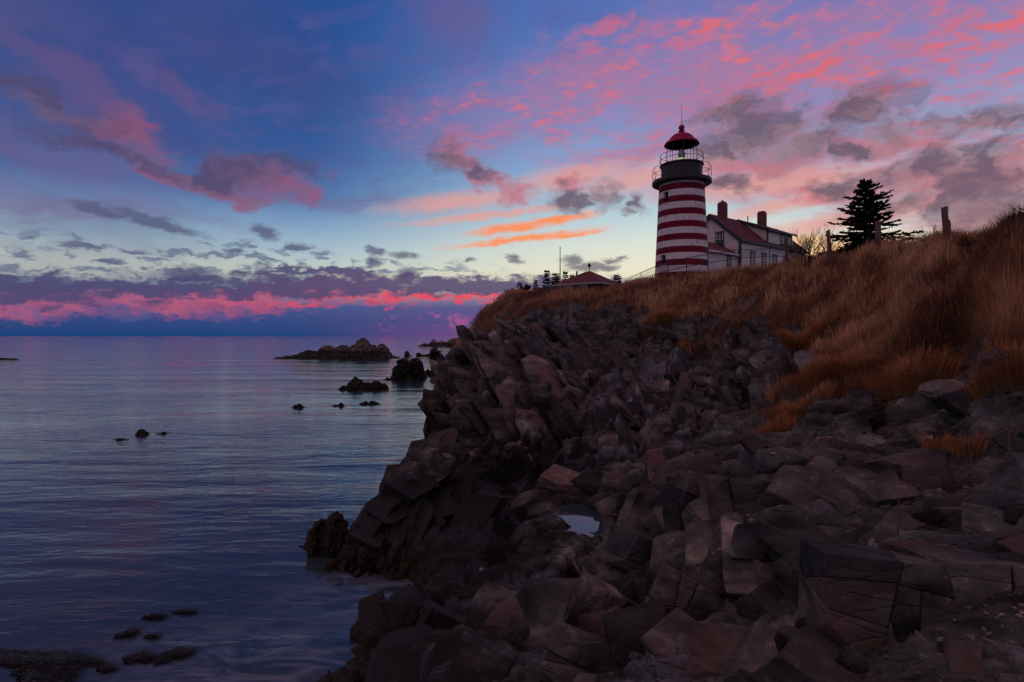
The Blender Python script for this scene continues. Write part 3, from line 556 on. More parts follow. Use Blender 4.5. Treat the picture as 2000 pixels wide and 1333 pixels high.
def fracture(Pt, wn, big=1.0):
    """relief (metres along the normal) of broken slate; wn = weight of the near bedding"""
    out = np.zeros(len(Pt), np.float32)
    wp = Pt + np.stack([vnoise(Pt, 2.6, 3, 2), vnoise(Pt, 2.6, 5, 2), vnoise(Pt, 2.6, 9, 2)], 1) * 0.22
    for R, w, k in ((R_FAR, 1 - wn, 1.0), (R_NEAR, wn, .55)):
        l1, c1 = blocks(wp, R, (9.0 * k, 6.5 * k, 1.5 * k), 1, 0.5); l2, c2 = blocks(wp, R, (3.4 * k, 2.3 * k, 0.55 * k), 2, 0.55); l3, c3 = blocks(wp, R, (1.2 * k, 0.85 * k, 0.19 * k), 4, 0.6); l4, c4 = blocks(wp, R, (0.5 * k, 0.34 * k, 0.09 * k), 6, 0.6)
        out += w * (l1 * 1.25 * k * big - c1 * 0.24 * k + l2 * 0.56 * k * big - c2 * 0.16 * k + l3 * 0.22 * k - c3 * 0.06 * k + l4 * 0.07 * k)
    return out
# normals of the smooth ground
def grad(A, ax): return np.gradient(A, axis=ax)
du = np.stack([grad(VX, 0), grad(VY, 0), grad(VZ, 0)], -1); dv = np.stack([grad(VX, 1), grad(VY, 1), grad(VZ, 1)], -1)
NN = np.cross(du, dv); NN /= np.linalg.norm(NN, axis=-1, keepdims=True) + 1e-9
if NN[..., 2].mean() < 0: NN = -NN
PT = np.stack([VX, VY, VZ], -1).reshape(-1, 3).astype(np.float32); NF = NN.reshape(-1, 3).astype(np.float32)
G0 = VG.reshape(-1).astype(np.float32); PM = VP.reshape(-1).astype(np.float32)
G0 = np.clip(G0 + (vnoise(PT, 3.2, 21, 4) * 1.5 + vnoise(PT, 0.9, 25, 2) * .5) * (G0 > 0.02) * (G0 < 0.98), 0, 1)
gm = np.clip((G0 - 0.38) / 0.24, 0, 1); gm = gm * gm * (3 - 2 * gm)
wn = np.clip((21.0 - PT[:, 1]) / 4.0, 0, 1).astype(np.float32)
disp = np.zeros(len(PT), np.float32); sel = (gm < 0.98) & (PT[:, 2] > -1.3)
fr = fracture(PT[sel], wn[sel])
damp = np.clip(PT[sel, 1] / 12, 0.45, 1.0)
disp[sel] = fr * damp * (1 - gm[sel]) * (1 - 0.85 * PM[sel])
D2 = disp.reshape(NCOL, NROW); disp = smooth1(smooth1(D2, 3, 0), 3, 1).reshape(-1).astype(np.float32)   # soften saw-tooth steps
hum = vnoise(PT, 1.3, 41, 3)
disp += gm * (np.abs(hum) * 0.55 + vnoise(PT, 4.5, 45, 2) * 0.7)
PD = PT + NF * disp[:, None]
GRID = PD.reshape(NCOL, NROW, 3); GMG = gm.reshape(NCOL, NROW)
# wet seep running down the gully
wet = np.zeros(len(PT), np.float32)
for (px, y, rx, ry, k) in ((1290, 33, 2.6, 3.5, 1.0), (1235, 27, 2.2, 4.0, .9), (1205, 23, 1.8, 2.6, .8), (1640, 22, 1.0, 1.6, .9), (1570, 20, .9, 1.5, .7), (1090, 52, 3, 3, .5), (960, 9.5, 1.2, 1.6, .7), (1000, 11.3, 1.2, 1.2, .7), (1330, 6.6, .9, .8, .8)):
    x = (px - 1000) / F * y
    d = np.sqrt(((PT[:, 0] - x) / rx) ** 2 + ((PT[:, 1] - y) / ry) ** 2)
    wet = np.maximum(wet, k * np.clip(1.3 - d, 0, 1))
wet = np.clip(wet + vnoise(PT, 1.1, 61, 3) * 1.2 * (wet > 0), 0, 1)

def grid_mesh(name, P3, nc, nr, attrs, keep=None):
    idx = np.arange(nc * nr).reshape(nc, nr)
    q = np.stack([idx[:-1, :-1], idx[1:, :-1], idx[1:, 1:], idx[:-1, 1:]], -1).reshape(-1, 4)
    if keep is not None: q = q[keep[q].any(1)]
    used = np.unique(q); remap = np.full(nc * nr, -1); remap[used] = np.arange(len(used)); q = remap[q]; P3 = P3[used]
    me = bpy.data.meshes.new(name); me.vertices.add(len(P3)); me.vertices.foreach_set('co', P3.astype(np.float32).ravel())
    me.loops.add(q.size); me.loops.foreach_set('vertex_index', q.ravel().astype(np.int32))
    me.polygons.add(len(q)); me.polygons.foreach_set('loop_start', np.arange(0, q.size, 4, dtype=np.int32)); me.polygons.foreach_set('loop_total', np.full(len(q), 4, np.int32))
    for k, a in attrs.items():
        at_ = me.attributes.new(k, 'FLOAT', 'POINT'); at_.data.foreach_set('value', a[used].astype(np.float32))
    me.polygons.foreach_set('use_smooth', np.zeros(len(q), bool))
    me.update(calc_edges=True); me.validate()
    return me
me = grid_mesh('headland', PD, NCOL, NROW, {'grass': gm, 'wet': wet}, PD[:, 2] > -0.6)
headland = link('headland', me, M['terrain']); tag(headland, kind='structure')

def ground(x, y):
    """height of the finished ground at x,y (nearest grid vertex in that direction)"""
    t = x / y; c = int(np.clip(round((t - tcol[0]) / (tcol[1] - tcol[0])), 0, NCOL - 1))
    r = int(np.argmin(np.abs(LY[c] - math.log(y)))); return float(GRID[c, r, 2])
for (x, y, rx, ry, lv, lab) in POOLS:
    mb = MB(); k = 28
    mb.add([(x + rx*1.28*math.cos(a*2*math.pi/k), y + ry*1.28*math.sin(a*2*math.pi/k), lv) for a in range(k)], [tuple(range(k))])
    o = mb.build('tide_pool', M['pool']); tag(o, kind='structure')

def unit_rock(seed, kind='block'):
    r = random.Random(seed); bm = bmesh.new()
    bmesh.ops.create_cube(bm, size=1.0); j = .13 if kind == 'block' else .16
    for v in bm.verts: v.co += Vector((r.uniform(-j, j), r.uniform(-j, j), r.uniform(-j, j) * .8)); v.co.x += .22 * v.co.z
    for _ in range(5 if kind == 'block' else 4):        # joints cutting corners and edges
        n = Vector((r.choice((-1, 1)) * r.uniform(.3, 1), r.choice((-1, 1)) * r.uniform(.3, 1), r.uniform(-1, 1) if kind == 'block' else r.uniform(-.25, .25))).normalized(); reach = max(v.co.dot(n) for v in bm.verts)
        bmesh.ops.bisect_plane(bm, geom=bm.verts[:] + bm.edges[:] + bm.faces[:], plane_co=n * reach * r.uniform(.72, .93), plane_no=n, clear_outer=True)
        bmesh.ops.holes_fill(bm, edges=[e for e in bm.edges if e.is_boundary])
    bmesh.ops.recalc_face_normals(bm, faces=bm.faces[:])
    bmesh.ops.dissolve_limit(bm, angle_limit=math.radians(9), verts=bm.verts[:], edges=bm.edges[:])
    bmesh.ops.bevel(bm, geom=bm.edges[:], offset=0.014, segments=1, affect='EDGES')
    me_ = bpy.data.meshes.new('rock'); bm.to_mesh(me_); bm.free(); me_.materials.append(M['rock']); return me_
BLOCKS = [unit_rock(100 + i, 'block') for i in range(9)]
SLABS = [unit_rock(200 + i, 'slab') for i in range(9)]
def rock_part(name, me_, loc, size, R):
    o = link(name, me_, None, headland); o.location = loc; o.rotation_euler = R.to_euler(); o.scale = size; return o
def mrot(x, y, z): return Matrix.Rotation(x, 3, 'X') @ Matrix.Rotation(y, 3, 'Y') @ Matrix.Rotation(z, 3, 'Z')
rr = random.Random(8)
FAR_M = Matrix([[float(v) for v in row] for row in R_FAR]).transposed(); NEAR_M = Matrix([[float(v) for v in row] for row in R_NEAR]).transposed()
# tilted slabs stacked up the middle cliff
for i in range(96):
    px = 848 + 300 * ((i * .618) % 1); y = rr.uniform(25.5, 45.5)
    if px < 900 and y < 35: continue
    x = (px - 1000) / F * y; L = rr.uniform(2.2, 5.5); T = rr.uniform(.16, .5)
    J = Matrix.Rotation(rr.uniform(-.06, .06), 3, 'X') @ Matrix.Rotation(rr.uniform(-.06, .06), 3, 'Y')
    rock_part('rock_slab', rr.choice(SLABS), Vector((x, y, ground(x, y))) + Vector(R_FAR[0].tolist()) * L * .22 + Vector(R_FAR[2].tolist()) * T * .15, (L, rr.uniform(1.2, 2.6), T), J @ FAR_M @ Matrix.Rotation(rr.uniform(-.22, .22), 3, 'Z'))
# thinner broken plates: the gully, the near shelf and the low promontory
for (n, p0, p1, ya, yb, l0, l1, bed) in ((58, 1130, 1500, 23, 41, .7, 2.2, 'g'), (96, 690, 1340, 7.5, 16.5, .6, 1.7, 'n'), (34, 700, 960, 17.2, 22.5, .7, 1.9, 'n')):
    for i in range(n):
        px = p0 + (p1 - p0) * ((i * .618 + .3) % 1); y = math.exp(rr.uniform(math.log(ya), math.log(yb))); x = (px - 1000) / F * y; z = ground(x, y)
        if z < (.7 if px < 850 else .25) or (px < 850 and 13.2 < y < 17.2) or any(abs(x - q[0]) < q[2] + .9 and -2.4 < y - q[1] < q[3] + .9 for q in POOLS): continue
        L = rr.uniform(l0, l1); T = L * rr.uniform(.06, .14); Bm = NEAR_M if bed == 'n' else (FAR_M if rr.random() < .6 else NEAR_M); Rw = R_NEAR if bed == 'n' else R_FAR
        q = Matrix.Identity(3).to_quaternion().slerp(Bm.to_quaternion(), rr.uniform(.8, 1.0)).to_matrix()
        rock_part('rock_plate', rr.choice(SLABS), (x, y, z - T * .1), (L, L * rr.uniform(.5, .85), T), mrot(rr.uniform(-.06, .06), rr.uniform(-.06, .06), 0) @ q @ Matrix.Rotation(rr.uniform(-.3, .3), 3, 'Z'))
# ledge blocks of the near shore, hand set: px, distance, length, width, thickness, lift, twist, bedding (0 flat, 1 near dip)
for (px, y, L, W, T, dz, tw, bed) in [
    (1760, 7.3, .9, .8, .5, -.1, .3, .5), (2080, 6.5, 1.4, 1.1, .7, .1, .1, .2),
    (1420, 9.5, 1.3, 1.0, .9, -.2, .1, .6), (1490, 9.2, 1.1, .9, .9, -.15, -.3, .6), (1555, 9.0, 1.1, .9, .9, -.15, .4, .55), (1620, 8.9, 1.2, .9, .8, -.15, .1, .5), (1690, 8.8, 1.0, .8, .7, -.15, -.4, .4), (1380, 10.4, 1.1, .8, .7, -.1, .2, .7), (1330, 10.6, 1.0, .8, .6, -.1, .5, .8),
    (1470, 8.2, 1.2, .8, .8, -.15, -.2, .8), (1400, 8.6, 1.3, .8, .6, -.1, .15, .9), (1330, 9.2, 1.3, .8, .5, -.05, .3, 1), (1280, 9.8, 1.2, .8, .5, -.05, .1, 1), (1235, 10.8, 1.3, .8, .5, 0, -.2, 1), (1560, 7.8, 1.0, .7, .7, -.1, .5, .7), (1530, 7.0, .9, .7, .6, -.1, .2, .6), (1620, 6.6, .9, .8, .6, -.1, -.3, .5),
    (1190, 8.4, 1.0, .8, .55, 0, .4, .8), (1250, 7.4, .9, .8, .6, 0, -.2, .6), (1330, 7.0, .9, .7, .5, -.05, .4, .7), (1120, 9.4, 1.0, .8, .4, .0, .2, .9), (1400, 6.4, .8, .7, .5, 0, .7, .4), (1500, 5.9, .8, .7, .5, -.05, .3, .4), (1600, 5.3, .75, .7, .5, -.1, -.2, .3),
    (1050, 15.3, 1.1, .8, .8, .0, .1, -.8), (1075, 14.6, 1.0, .6, .6, .05, .2, -.9), (1000, 14.2, 1.3, 1.1, .5, .0, .3, .7), (1030, 13.5, 1.1, .9, .4, .0, .1, .8), (1200, 14.4, 1.2, .9, .5, .0, .2, .6), (1160, 15.8, 1.3, .9, .4, .0, .5, .5), (1240, 13.2, 1.2, .9, .5, 0, -.3, .7), (1100, 16.2, 1.0, .8, .4, .1, .2, .4),
    (800, 19.2, 1.6, 1.2, .5, .0, .2, .4), (840, 20.4, 1.7, 1.2, .5, .0, .3, .5), (880, 21.2, 1.6, 1.2, .5, .05, .1, .5), (920, 20.2, 1.5, 1.1, .45, .05, .5, .5), (760, 18.6, 1.4, 1.0, .45, .0, .2, .4), (860, 18.9, 1.4, 1.0, .4, .0, -.2, .4), (960, 18.8, 1.4, 1.0, .4, .0, .3, .5), (720, 17.9, 1.1, .8, .4, .0, .2, .3)]:
    x = (px - 1000) / F * y; Bm = NEAR_M if bed >= 0 else FAR_M
    q = Matrix.Identity(3).to_quaternion().slerp(Bm.to_quaternion(), abs(bed)).to_matrix()
    rock_part('rock_block', rr.choice(BLOCKS if T > .45 else SLABS), (x, y, ground(x, y) + dz - T * .18), (L, W, T), q @ Matrix.Rotation(tw, 3, 'Z'))
# joint-bounded blocks split by open cracks: px, py, distance, width, depth, height, yaw, roll, pitch, cracks
def cracked(px, py, Y, w, d, hh_, yaw, roll, pitch, cuts, seed):
    r_ = random.Random(seed); bm0 = bmesh.new(); bmesh.ops.create_cube(bm0, size=1.0)
    for v in bm0.verts: v.co = Vector((v.co.x * w * r_.uniform(.9, 1.06), v.co.y * d * r_.uniform(.88, 1.05), v.co.z * hh_ * r_.uniform(.88, 1.06)))
    for _ in range(3):        # knocked-off corners
        n = Vector((r_.choice((-1, 1)) * r_.uniform(.4, 1), -r_.uniform(.3, 1), r_.choice((-1, 1)) * r_.uniform(.4, 1))).normalized(); reach = max(v.co.dot(n) for v in bm0.verts)
        bmesh.ops.bisect_plane(bm0, geom=bm0.verts[:] + bm0.edges[:] + bm0.faces[:], plane_co=n * reach * r_.uniform(.80, .93), plane_no=n, clear_outer=True)
        bmesh.ops.holes_fill(bm0, edges=[e for e in bm0.edges if e.is_boundary])
    parts = [bm0]
    for k in range(cuts):
        parts.sort(key=lambda q: -q.calc_volume()); q = parts.pop(0); ax = (Vector((1, r_.uniform(-.25, .25), r_.uniform(-.3, .3))), Vector((r_.uniform(-.25, .25), r_.uniform(-.2, .2), 1)))[k % 2].normalized()
        ct = sum((v.co for v in q.verts), Vector()) / len(q.verts); ct += Vector((r_.uniform(-.12, .12) * w, 0, r_.uniform(-.12, .12) * hh_))
        for sg in (1, -1):
            c_ = q.copy(); bmesh.ops.bisect_plane(c_, geom=c_.verts[:] + c_.edges[:] + c_.faces[:], plane_co=ct + ax * sg * -.003, plane_no=ax * sg, clear_outer=True); bmesh.ops.holes_fill(c_, edges=[e for e in c_.edges if e.is_boundary]); parts.append(c_)
        q.free()
    R = mrot(pitch, roll, 0) @ Matrix.Rotation(yaw, 3, 'Z'); org = at(px, py, Y)
    for q in parts:
        if len(q.faces) < 4: q.free(); continue
        bmesh.ops.recalc_face_normals(q, faces=q.faces[:]); bmesh.ops.bevel(q, geom=q.edges[:], offset=.010, segments=1, affect='EDGES')
        me_ = bpy.data.meshes.new('rock_block'); q.to_mesh(me_); q.free(); me_.materials.append(M['rock'])
        o = link('rock_block', me_, None, headland); o.location = org + R @ Vector((0, r_.uniform(-.05, .05), 0)); o.rotation_euler = R.to_euler()
for i, args in enumerate([(1695, 1175, 5.75, 1.08, 1.2, 1.02, -.25, .10, -.18, 7), (1910, 1200, 5.65, 1.22, 1.2, 1.15, -.1, .06, -.15, 7), (1660, 1325, 5.6, 1.0, .9, .55, .2, .2, -.1, 3), (1925, 1035, 7.5, 1.5, 1.2, .7, .3, -.05, -.25, 4), (2060, 1110, 6.4, 1.2, 1.2, 1.2, .1, .1, -.1, 4),
                          (1440, 1030, 9.4, 1.1, 1.1, 1.5, -.1, .12, -.25, 5), (1545, 1010, 9.3, .9, 1.0, 1.35, .15, .1, -.2, 4), (1630, 975, 9.4, .85, 1.0, 1.0, -.2, -.1, -.15, 3), (1350, 1010, 10.4, .9, 1.0, 1.2, .2, .3, -.2, 4), (1500, 1165, 7.9, .9, .9, .8, .2, .45, -.1, 3), (1800, 1330, 5.3, 1.1, .9, .6, .1, .15, -.05, 3),
                          (1250, 1090, 10.2, 1.0, .9, .8, .3, .5, -.2, 3), (1190, 1190, 9.0, 1.0, .9, .6, .1, .5, -.2, 3), (1330, 1180, 8.2, .9, .9, .8, -.2, .5, -.2, 3), (1000, 1060, 14.3, 1.4, 1.2, .9, .2, .3, -.35, 4), (1020, 1240, 9.8, 1.6, 1.3, .7, .15, .35, -.45, 5), (880, 1250, 10.8, 1.5, 1.3, .8, .1, .4, -.4, 4), (1150, 1300, 7.6, 1.2, 1.0, .7, -.1, .35, -.4, 4)]):
    cracked(*args, 300 + i)
# loose rubble over all the bare rock, thinning with height
cand = np.argwhere(GMG[::4, ::4] < 0.3) * 4
made = 0
while made < 85:
    c, r = cand[rr.randrange(len(cand))]; p = GRID[c, r]
    if any(abs(p[0] - q[0]) < q[2] + .7 and -2.2 < p[1] - q[1] < q[3] + .5 for q in POOLS): continue
    if p[2] < 0.15 or p[1] > 55 or not (640 < 1000 + F * p[0] / p[1] < 2060): continue
    k = p[1]; sz = rr.uniform(.012, .034) * (k + 5) * rr.choice((.7, 1, 1, 1.3)); flat = rr.random() < .6
    base = FAR_M if k > 19 else NEAR_M
    q = Matrix.Identity(3).to_quaternion().slerp(base.to_quaternion(), rr.uniform(.6, 1)).to_matrix()
    rock_part('rock', rr.choice(SLABS if flat else BLOCKS), Vector(p) + Vector((0, 0, sz * .02)), (sz * 1.3, sz * rr.uniform(.7, 1.1), sz * (.3 if flat else .62)), mrot(rr.uniform(-.2, .2), rr.uniform(-.2, .2), 0) @ q @ Matrix.Rotation(rr.uniform(-.5, .5), 3, 'Z')); made += 1
# small shingle too fine to tell apart
def scatter_mesh(name, n, size, where, seed):
    r_ = np.random.default_rng(seed); V, Fc = [], []
    tmpl = [np.array([v.co[:] for v in b_.vertices]) for b_ in BLOCKS]; tf = [[tuple(p.vertices) for p in b_.polygons] for b_ in BLOCKS]
    bm2 = []
    for b_ in BLOCKS[:5]:
        bmx = bmesh.new(); rs = random.Random(b_.name)
        for i in range(9): bmx.verts.new((rs.uniform(-.5, .5), rs.uniform(-.5, .5), rs.uniform(-.25, .25)))
        res = bmesh.ops.convex_hull(bmx, input=bmx.verts[:]); bmesh.ops.delete(bmx, geom=[e for e in res['geom_interior'] if isinstance(e, bmesh.types.BMVert)], context='VERTS')
        bmx.verts.index_update(); bm2.append((np.array([v.co[:] for v in bmx.verts]), [tuple(v.index for v in f_.verts) for f_ in bmx.faces])); bmx.free()
    off = 0
    for i in range(n):
        p = where(r_); 
        if p is None: continue
        vv, ff = bm2[i % 5]; s_ = size * (p[1] + 4) * r_.uniform(.5, 1.6); a, b_ = r_.uniform(0, 6.28), r_.uniform(-.6, .6)
        Rm = np.array(Matrix.Rotation(a, 3, 'Z') @ Matrix.Rotation(b_, 3, 'X'))
        V.append(vv @ Rm.T * s_ + p); Fc += [tuple(k + off for k in f_) for f_ in ff]; off += len(vv)
    me_ = bpy.data.meshes.new(name); me_.from_pydata(np.concatenate(V).tolist(), [], Fc); return me_
def rub(r_):
    c, r = cand[r_.integers(len(cand))]; p = GRID[c, r]
    return p if p[2] > .2 and p[1] < 50 else None
o = link('loose_shingle', scatter_mesh('loose_shingle', 9000, .0055, rub, 3), M['rock'], headland); tag(o, kind='stuff')

# quartz veins weathered proud of the rock
def vein(pts, w, seed):
    r_ = random.Random(seed); P = []
    for (px, y), (px2, y2) in zip(pts[:-1], pts[1:]):
        for k in range(14):
            u = k / 14; P.append((px + (px2 - px) * u, y + (y2 - y) * u))
    mb_ = MB(); path = []
    for px, y in P:
        x = (px - 1000) / F * y; path.append(Vector((x + r_.uniform(-.5, .5) * w, y, ground(x, y) + .02)))
    sm_ = [sum((path[max(0, min(len(path)-1, i+j))] for j in (-1, 0, 1)), Vector()) / 3 for i in range(len(path))]
    mb_.tube(sm_, [w * .62 * r_.uniform(.25, 1.0) * (0.3 + math.sin(math.pi * (i + .5) / len(sm_))) for i in range(len(sm_))], 6)
    mb_.build('quartz_vein', M['quartz'], headland)
vein([(934, 28.4), (960, 27), (1005, 25.2), (1045, 23)], .16, 1)
vein([(960, 33), (1000, 31), (1040, 28.5), (1075, 25.5)], .12, 2)
vein([(1042, 15.4), (1062, 15), (1075, 14), (1098, 13.2)], .085, 3)
vein([(1092, 12.4), (1130, 11.6), (1168, 10.9)], .085, 4)
vein([(1120, 11.1), (1150, 10.2), (1180, 9.5)], .035, 5)
vein([(1300, 12.9), (1420, 11.0), (1560, 10.4), (1700, 10.3), (1830, 9.4)], .055, 6)
vein([(1700, 11.2), (1790, 11.0), (1870, 10.4), (1920, 10.2)], .07, 7)

# ================================================================== lighthouse
LH = Vector((16.4, 55.0, 12.1))
FACE = math.atan2(LH.x, LH.y)               # turn so that local -Y looks at the shore path
lh = empty('lighthouse', LH, -FACE)
tag(lh, 'red and white striped lighthouse tower with black lantern room and red dome', 'lighthouse')
TZ0, TZ1 = -0.3, 9.55
def trad(z): return 2.56 - (z - 0.0) / 9.3 * 0.44
def zr(Z): return Z - LH.z
bands = [('white_band', zr(21.37), zr(21.75))]
zt = 21.37
for k in range(15):
    bands.append(('red_band' if k % 2 == 0 else 'white_band', zr(zt - .598), zr(zt))); zt -= .598
bands.append(('white_band', TZ0, zr(zt)))
WINS = [(-41, zr(19.62), zr(20.60), .56), (-43, zr(13.72), zr(14.62), .56)]     # azimuth, sill, head, width
for nm, z0, z1 in bands:
    mb = MB(); aset = set(np.round(np.linspace(-180, 180, 73), 4)); zset = {z0, z1}
    holes = []
    for (a, s0, s1, w) in WINS:
        if s1 > z0 and s0 < z1:
            ha = math.degrees(w / 2 / trad(s0)); holes.append((a - ha, a + ha, max(s0, z0), min(s1, z1))); aset |= {round(a - ha, 4), round(a + ha, 4)}; zset |= {max(s0, z0), min(s1, z1)}
    A = sorted(aset); Zs = sorted(zset)
    pt = lambda a, z, d=0: ((trad(z) - d) * math.sin(math.radians(a)), -(trad(z) - d) * math.cos(math.radians(a)), z)
    for i in range(len(A) - 1):
        for j in range(len(Zs) - 1):
            am, zm = (A[i] + A[i+1]) / 2, (Zs[j] + Zs[j+1]) / 2
            if any(h0 < am < h1 and q0 < zm < q1 for h0, h1, q0, q1 in holes): continue
            mb.add([pt(A[i], Zs[j]), pt(A[i+1], Zs[j]), pt(A[i+1], Zs[j+1]), pt(A[i], Zs[j+1])], [(0, 1, 2, 3)])
    for h0, h1, q0, q1 in holes:           # reveals of the window opening
        for a in (h0, h1): mb.add([pt(a, q0), pt(a, q1), pt(a, q1, .42), pt(a, q0, .42)], [(0, 1, 2, 3)])
    o = mb.build(nm, M['red'] if nm == 'red_band' else M['white'], lh)
    o.data.polygons.foreach_set('use_smooth', [True] * len(o.data.polygons))
for (a, s0, s1, w) in WINS:
    wo_ = empty('window', (0, 0, 0)); wo_.parent = lh
    def local(mb_, nm, mat):
        o_ = mb_.build(nm, mat, wo_); o_.rotation_euler = (0, 0, math.radians(a)); return o_
    r0 = trad((s0 + s1) / 2)
    local(MB().box(-w/2, w/2, -r0 + .30, -r0 + .33, s0, s1), 'pane', M['panedark'])
    f_ = MB(); f_.box(-w/2, -w/2 + .06, -r0 + .24, -r0 + .30, s0, s1); f_.box(w/2 - .06, w/2, -r0 + .24, -r0 + .30, s0, s1); f_.box(-w/2 + .06, w/2 - .06, -r0 + .24, -r0 + .30, s1 - .06, s1); f_.box(-w/2 + .06, w/2 - .06, -r0 + .24, -r0 + .30, (s0 + s1)/2 - .03, (s0 + s1)/2 + .03)
    local(f_, 'sash', M['black'])
    local(MB().box(-w/2 - .08, w/2 + .08, -r0 - .10, -r0 + .3, s0 - .09, s0), 'sill', M['white'])
    local(MB().box(-w/2 - .02, w/2 + .02, -r0 - .02, -r0 + .3, s1, s1 + .05), 'lintel', M['black'])
zg = zr(21.95)
MB().lathe([(2.11, zr(21.62)), (2.18, zr(21.56)), (2.55, zg - .40), (2.78, zg - .28), (2.78, zg), (1.9, zg)], 72).build('gallery', M['black'], lh)
zd1 = zr(23.42)
MB().lathe([(1.92, zg - .02), (1.92, zd1 - .12), (1.98, zd1 - .08), (2.06, zd1), (2.06, zd1 + .09), (1.1, zd1 + .09)], 72).build('watch_room', M['black'], lh, smooth=False)
def railing(rad, z0, hgt, n, name):
    p_ = empty(name, (0, 0, 0)); p_.parent = lh
    for k in range(n):
        a = 2 * math.pi * (k + .5) / n; x, y = rad * math.sin(a), -rad * math.cos(a)
        MB().tube([(x * .985, y * .985, z0), (x * 1.02, y * 1.02, z0 + hgt * .5), (x, y, z0 + hgt)], .022, 6).build('post', M['iron'], p_)
    for zz_ in (.52, 1.0):
        mb_ = MB(); mb_.tube([(rad * (1.02 if zz_ < 1 else 1) * math.sin(t), -rad * (1.02 if zz_ < 1 else 1) * math.cos(t), z0 + hgt * zz_) for t in np.linspace(0, 2 * math.pi, 61)], .024, 6, False)
        mb_.build('rail', M['iron'], p_)
railing(2.70, zg, 1.25, 14, 'lower_railing')
railing(2.0, zd1 + .09, .95, 12, 'upper_railing')
zl0, zl1 = zd1 + .09, zr(25.62)
NL = 8; rl = 1.36; off = math.radians(22.5) * .35
ang = [off + 2 * math.pi * k / NL for k in range(NL)]
cp = lambda r_, a, z: (r_ * math.sin(a), -r_ * math.cos(a), z)
for k in range(NL):
    a, b_ = ang[k], ang[(k + 1) % NL]
    MB().tube([cp(rl, a, zl0), cp(rl, a, zl1)], .030, 6).build('mullion', M['iron'], lh)
    u0, u1 = Vector(cp(rl - .01, a, zl0 + .25)), Vector(cp(rl - .01, b_, zl0 + .25)); t_ = (u1 - u0).normalized() * .05
    nrm = Vector((u0.x + u1.x, u0.y + u1.y, 0)).normalized() * .012
    up = Vector((0, 0, zl1 - zl0 - .3)); u0 += t_; u1 -= t_
    MB().add([u0, u1, u1 + up, u0 + up, u0 - nrm, u1 - nrm, u1 + up - nrm, u0 + up - nrm], [(0,1,2,3),(7,6,5,4),(0,4,5,1),(1,5,6,2),(2,6,7,3),(3,7,4,0)]).build('lantern_pane', M['glass'], lh)
MB().lathe([(rl - .03, zl0), (rl + .05, zl0), (rl + .05, zl0 + .22), (rl - .03, zl0 + .22)], 8, off, off + 2 * math.pi).build('lantern_curb', M['black'], lh)
dome = MB(); dome.lathe([(rl - .05, zl1 - .02), (1.58, zl1 - .17), (1.66, zl1 - .13), (1.50, zl1 + .13), (1.26, zl1 + .27), (1.20, zl1 + .36), (1.02, zl1 + .62), (.74, zl1 + .84), (.42, zl1 + .97), (.22, zl1 + 1.02), (.20, zl1 + 1.14), (.30, zl1 + 1.17), (.30, zl1 + 1.21), (.16, zl1 + 1.24), (.14, zl1 + 1.30)], 32)
d_ = dome.build('dome_roof', M['roofred'], lh)
bl = MB(); bl.lathe([(.02, zl1 + 1.26)] + [(.29 * math.sin(t), zl1 + 1.53 - .29 * math.cos(t)) for t in np.linspace(.3, math.pi - .1, 12)] + [(.01, zl1 + 1.83)], 20)
bl.build('ventilator_ball', M['roofred'], d_, smooth=True)
MB().tube([(0, 0, zl1 + 1.8), (0, 0, zl1 + 2.6), (0, 0, zr(29.45))], [.028, .022, .010], 6).build('lightning_rod', M['iron'], d_)
ln = MB().lathe([(.10, zl0 + .6), (.26, zl0 + .7), (.34, zl0 + .82), (.30, zl0 + .88), (.36, zl0 + .92), (.36, zl0 + 1.2), (.30, zl0 + 1.25), (.32, zl0 + 1.32), (.20, zl0 + 1.46), (.08, zl0 + 1.6)], 16).build('lens', M['lens'], lh)
MB().lathe([(.02, zl0 + .5), (.24, zl0 + .54), (.30, zl0 + .66), (.02, zl0 + .68)], 16).build('lamp', M['lamp'], ln)
MB().lathe([(.22, zl0), (.22, zl0 + .46), (.06, zl0 + .48)], 12).build('pedestal', M['black'], ln)

# ================================================================== keeper's house
HB0 = Vector((22.5, 65.0, 12.2)); UA = math.atan2(.61, .79)
hs = empty('keepers_house', HB0, UA)
tag(hs, 'white clapboard keeper\'s house with red shingle roof behind the lighthouse', 'house')
def hz_(Z): return Z - HB0.z
ridge, eave, hw, LEN = hz_(21.0), hz_(17.55), 3.7, 15.2
slope = (ridge - eave) / 3.95
MB().prism([(-hw, 0), (hw, 0), (hw, ridge - .18 - hw * slope), (0, ridge - .18), (-hw, ridge - .18 - hw * slope)], 0, .35, LEN).build('wall', M['siding'], hs)
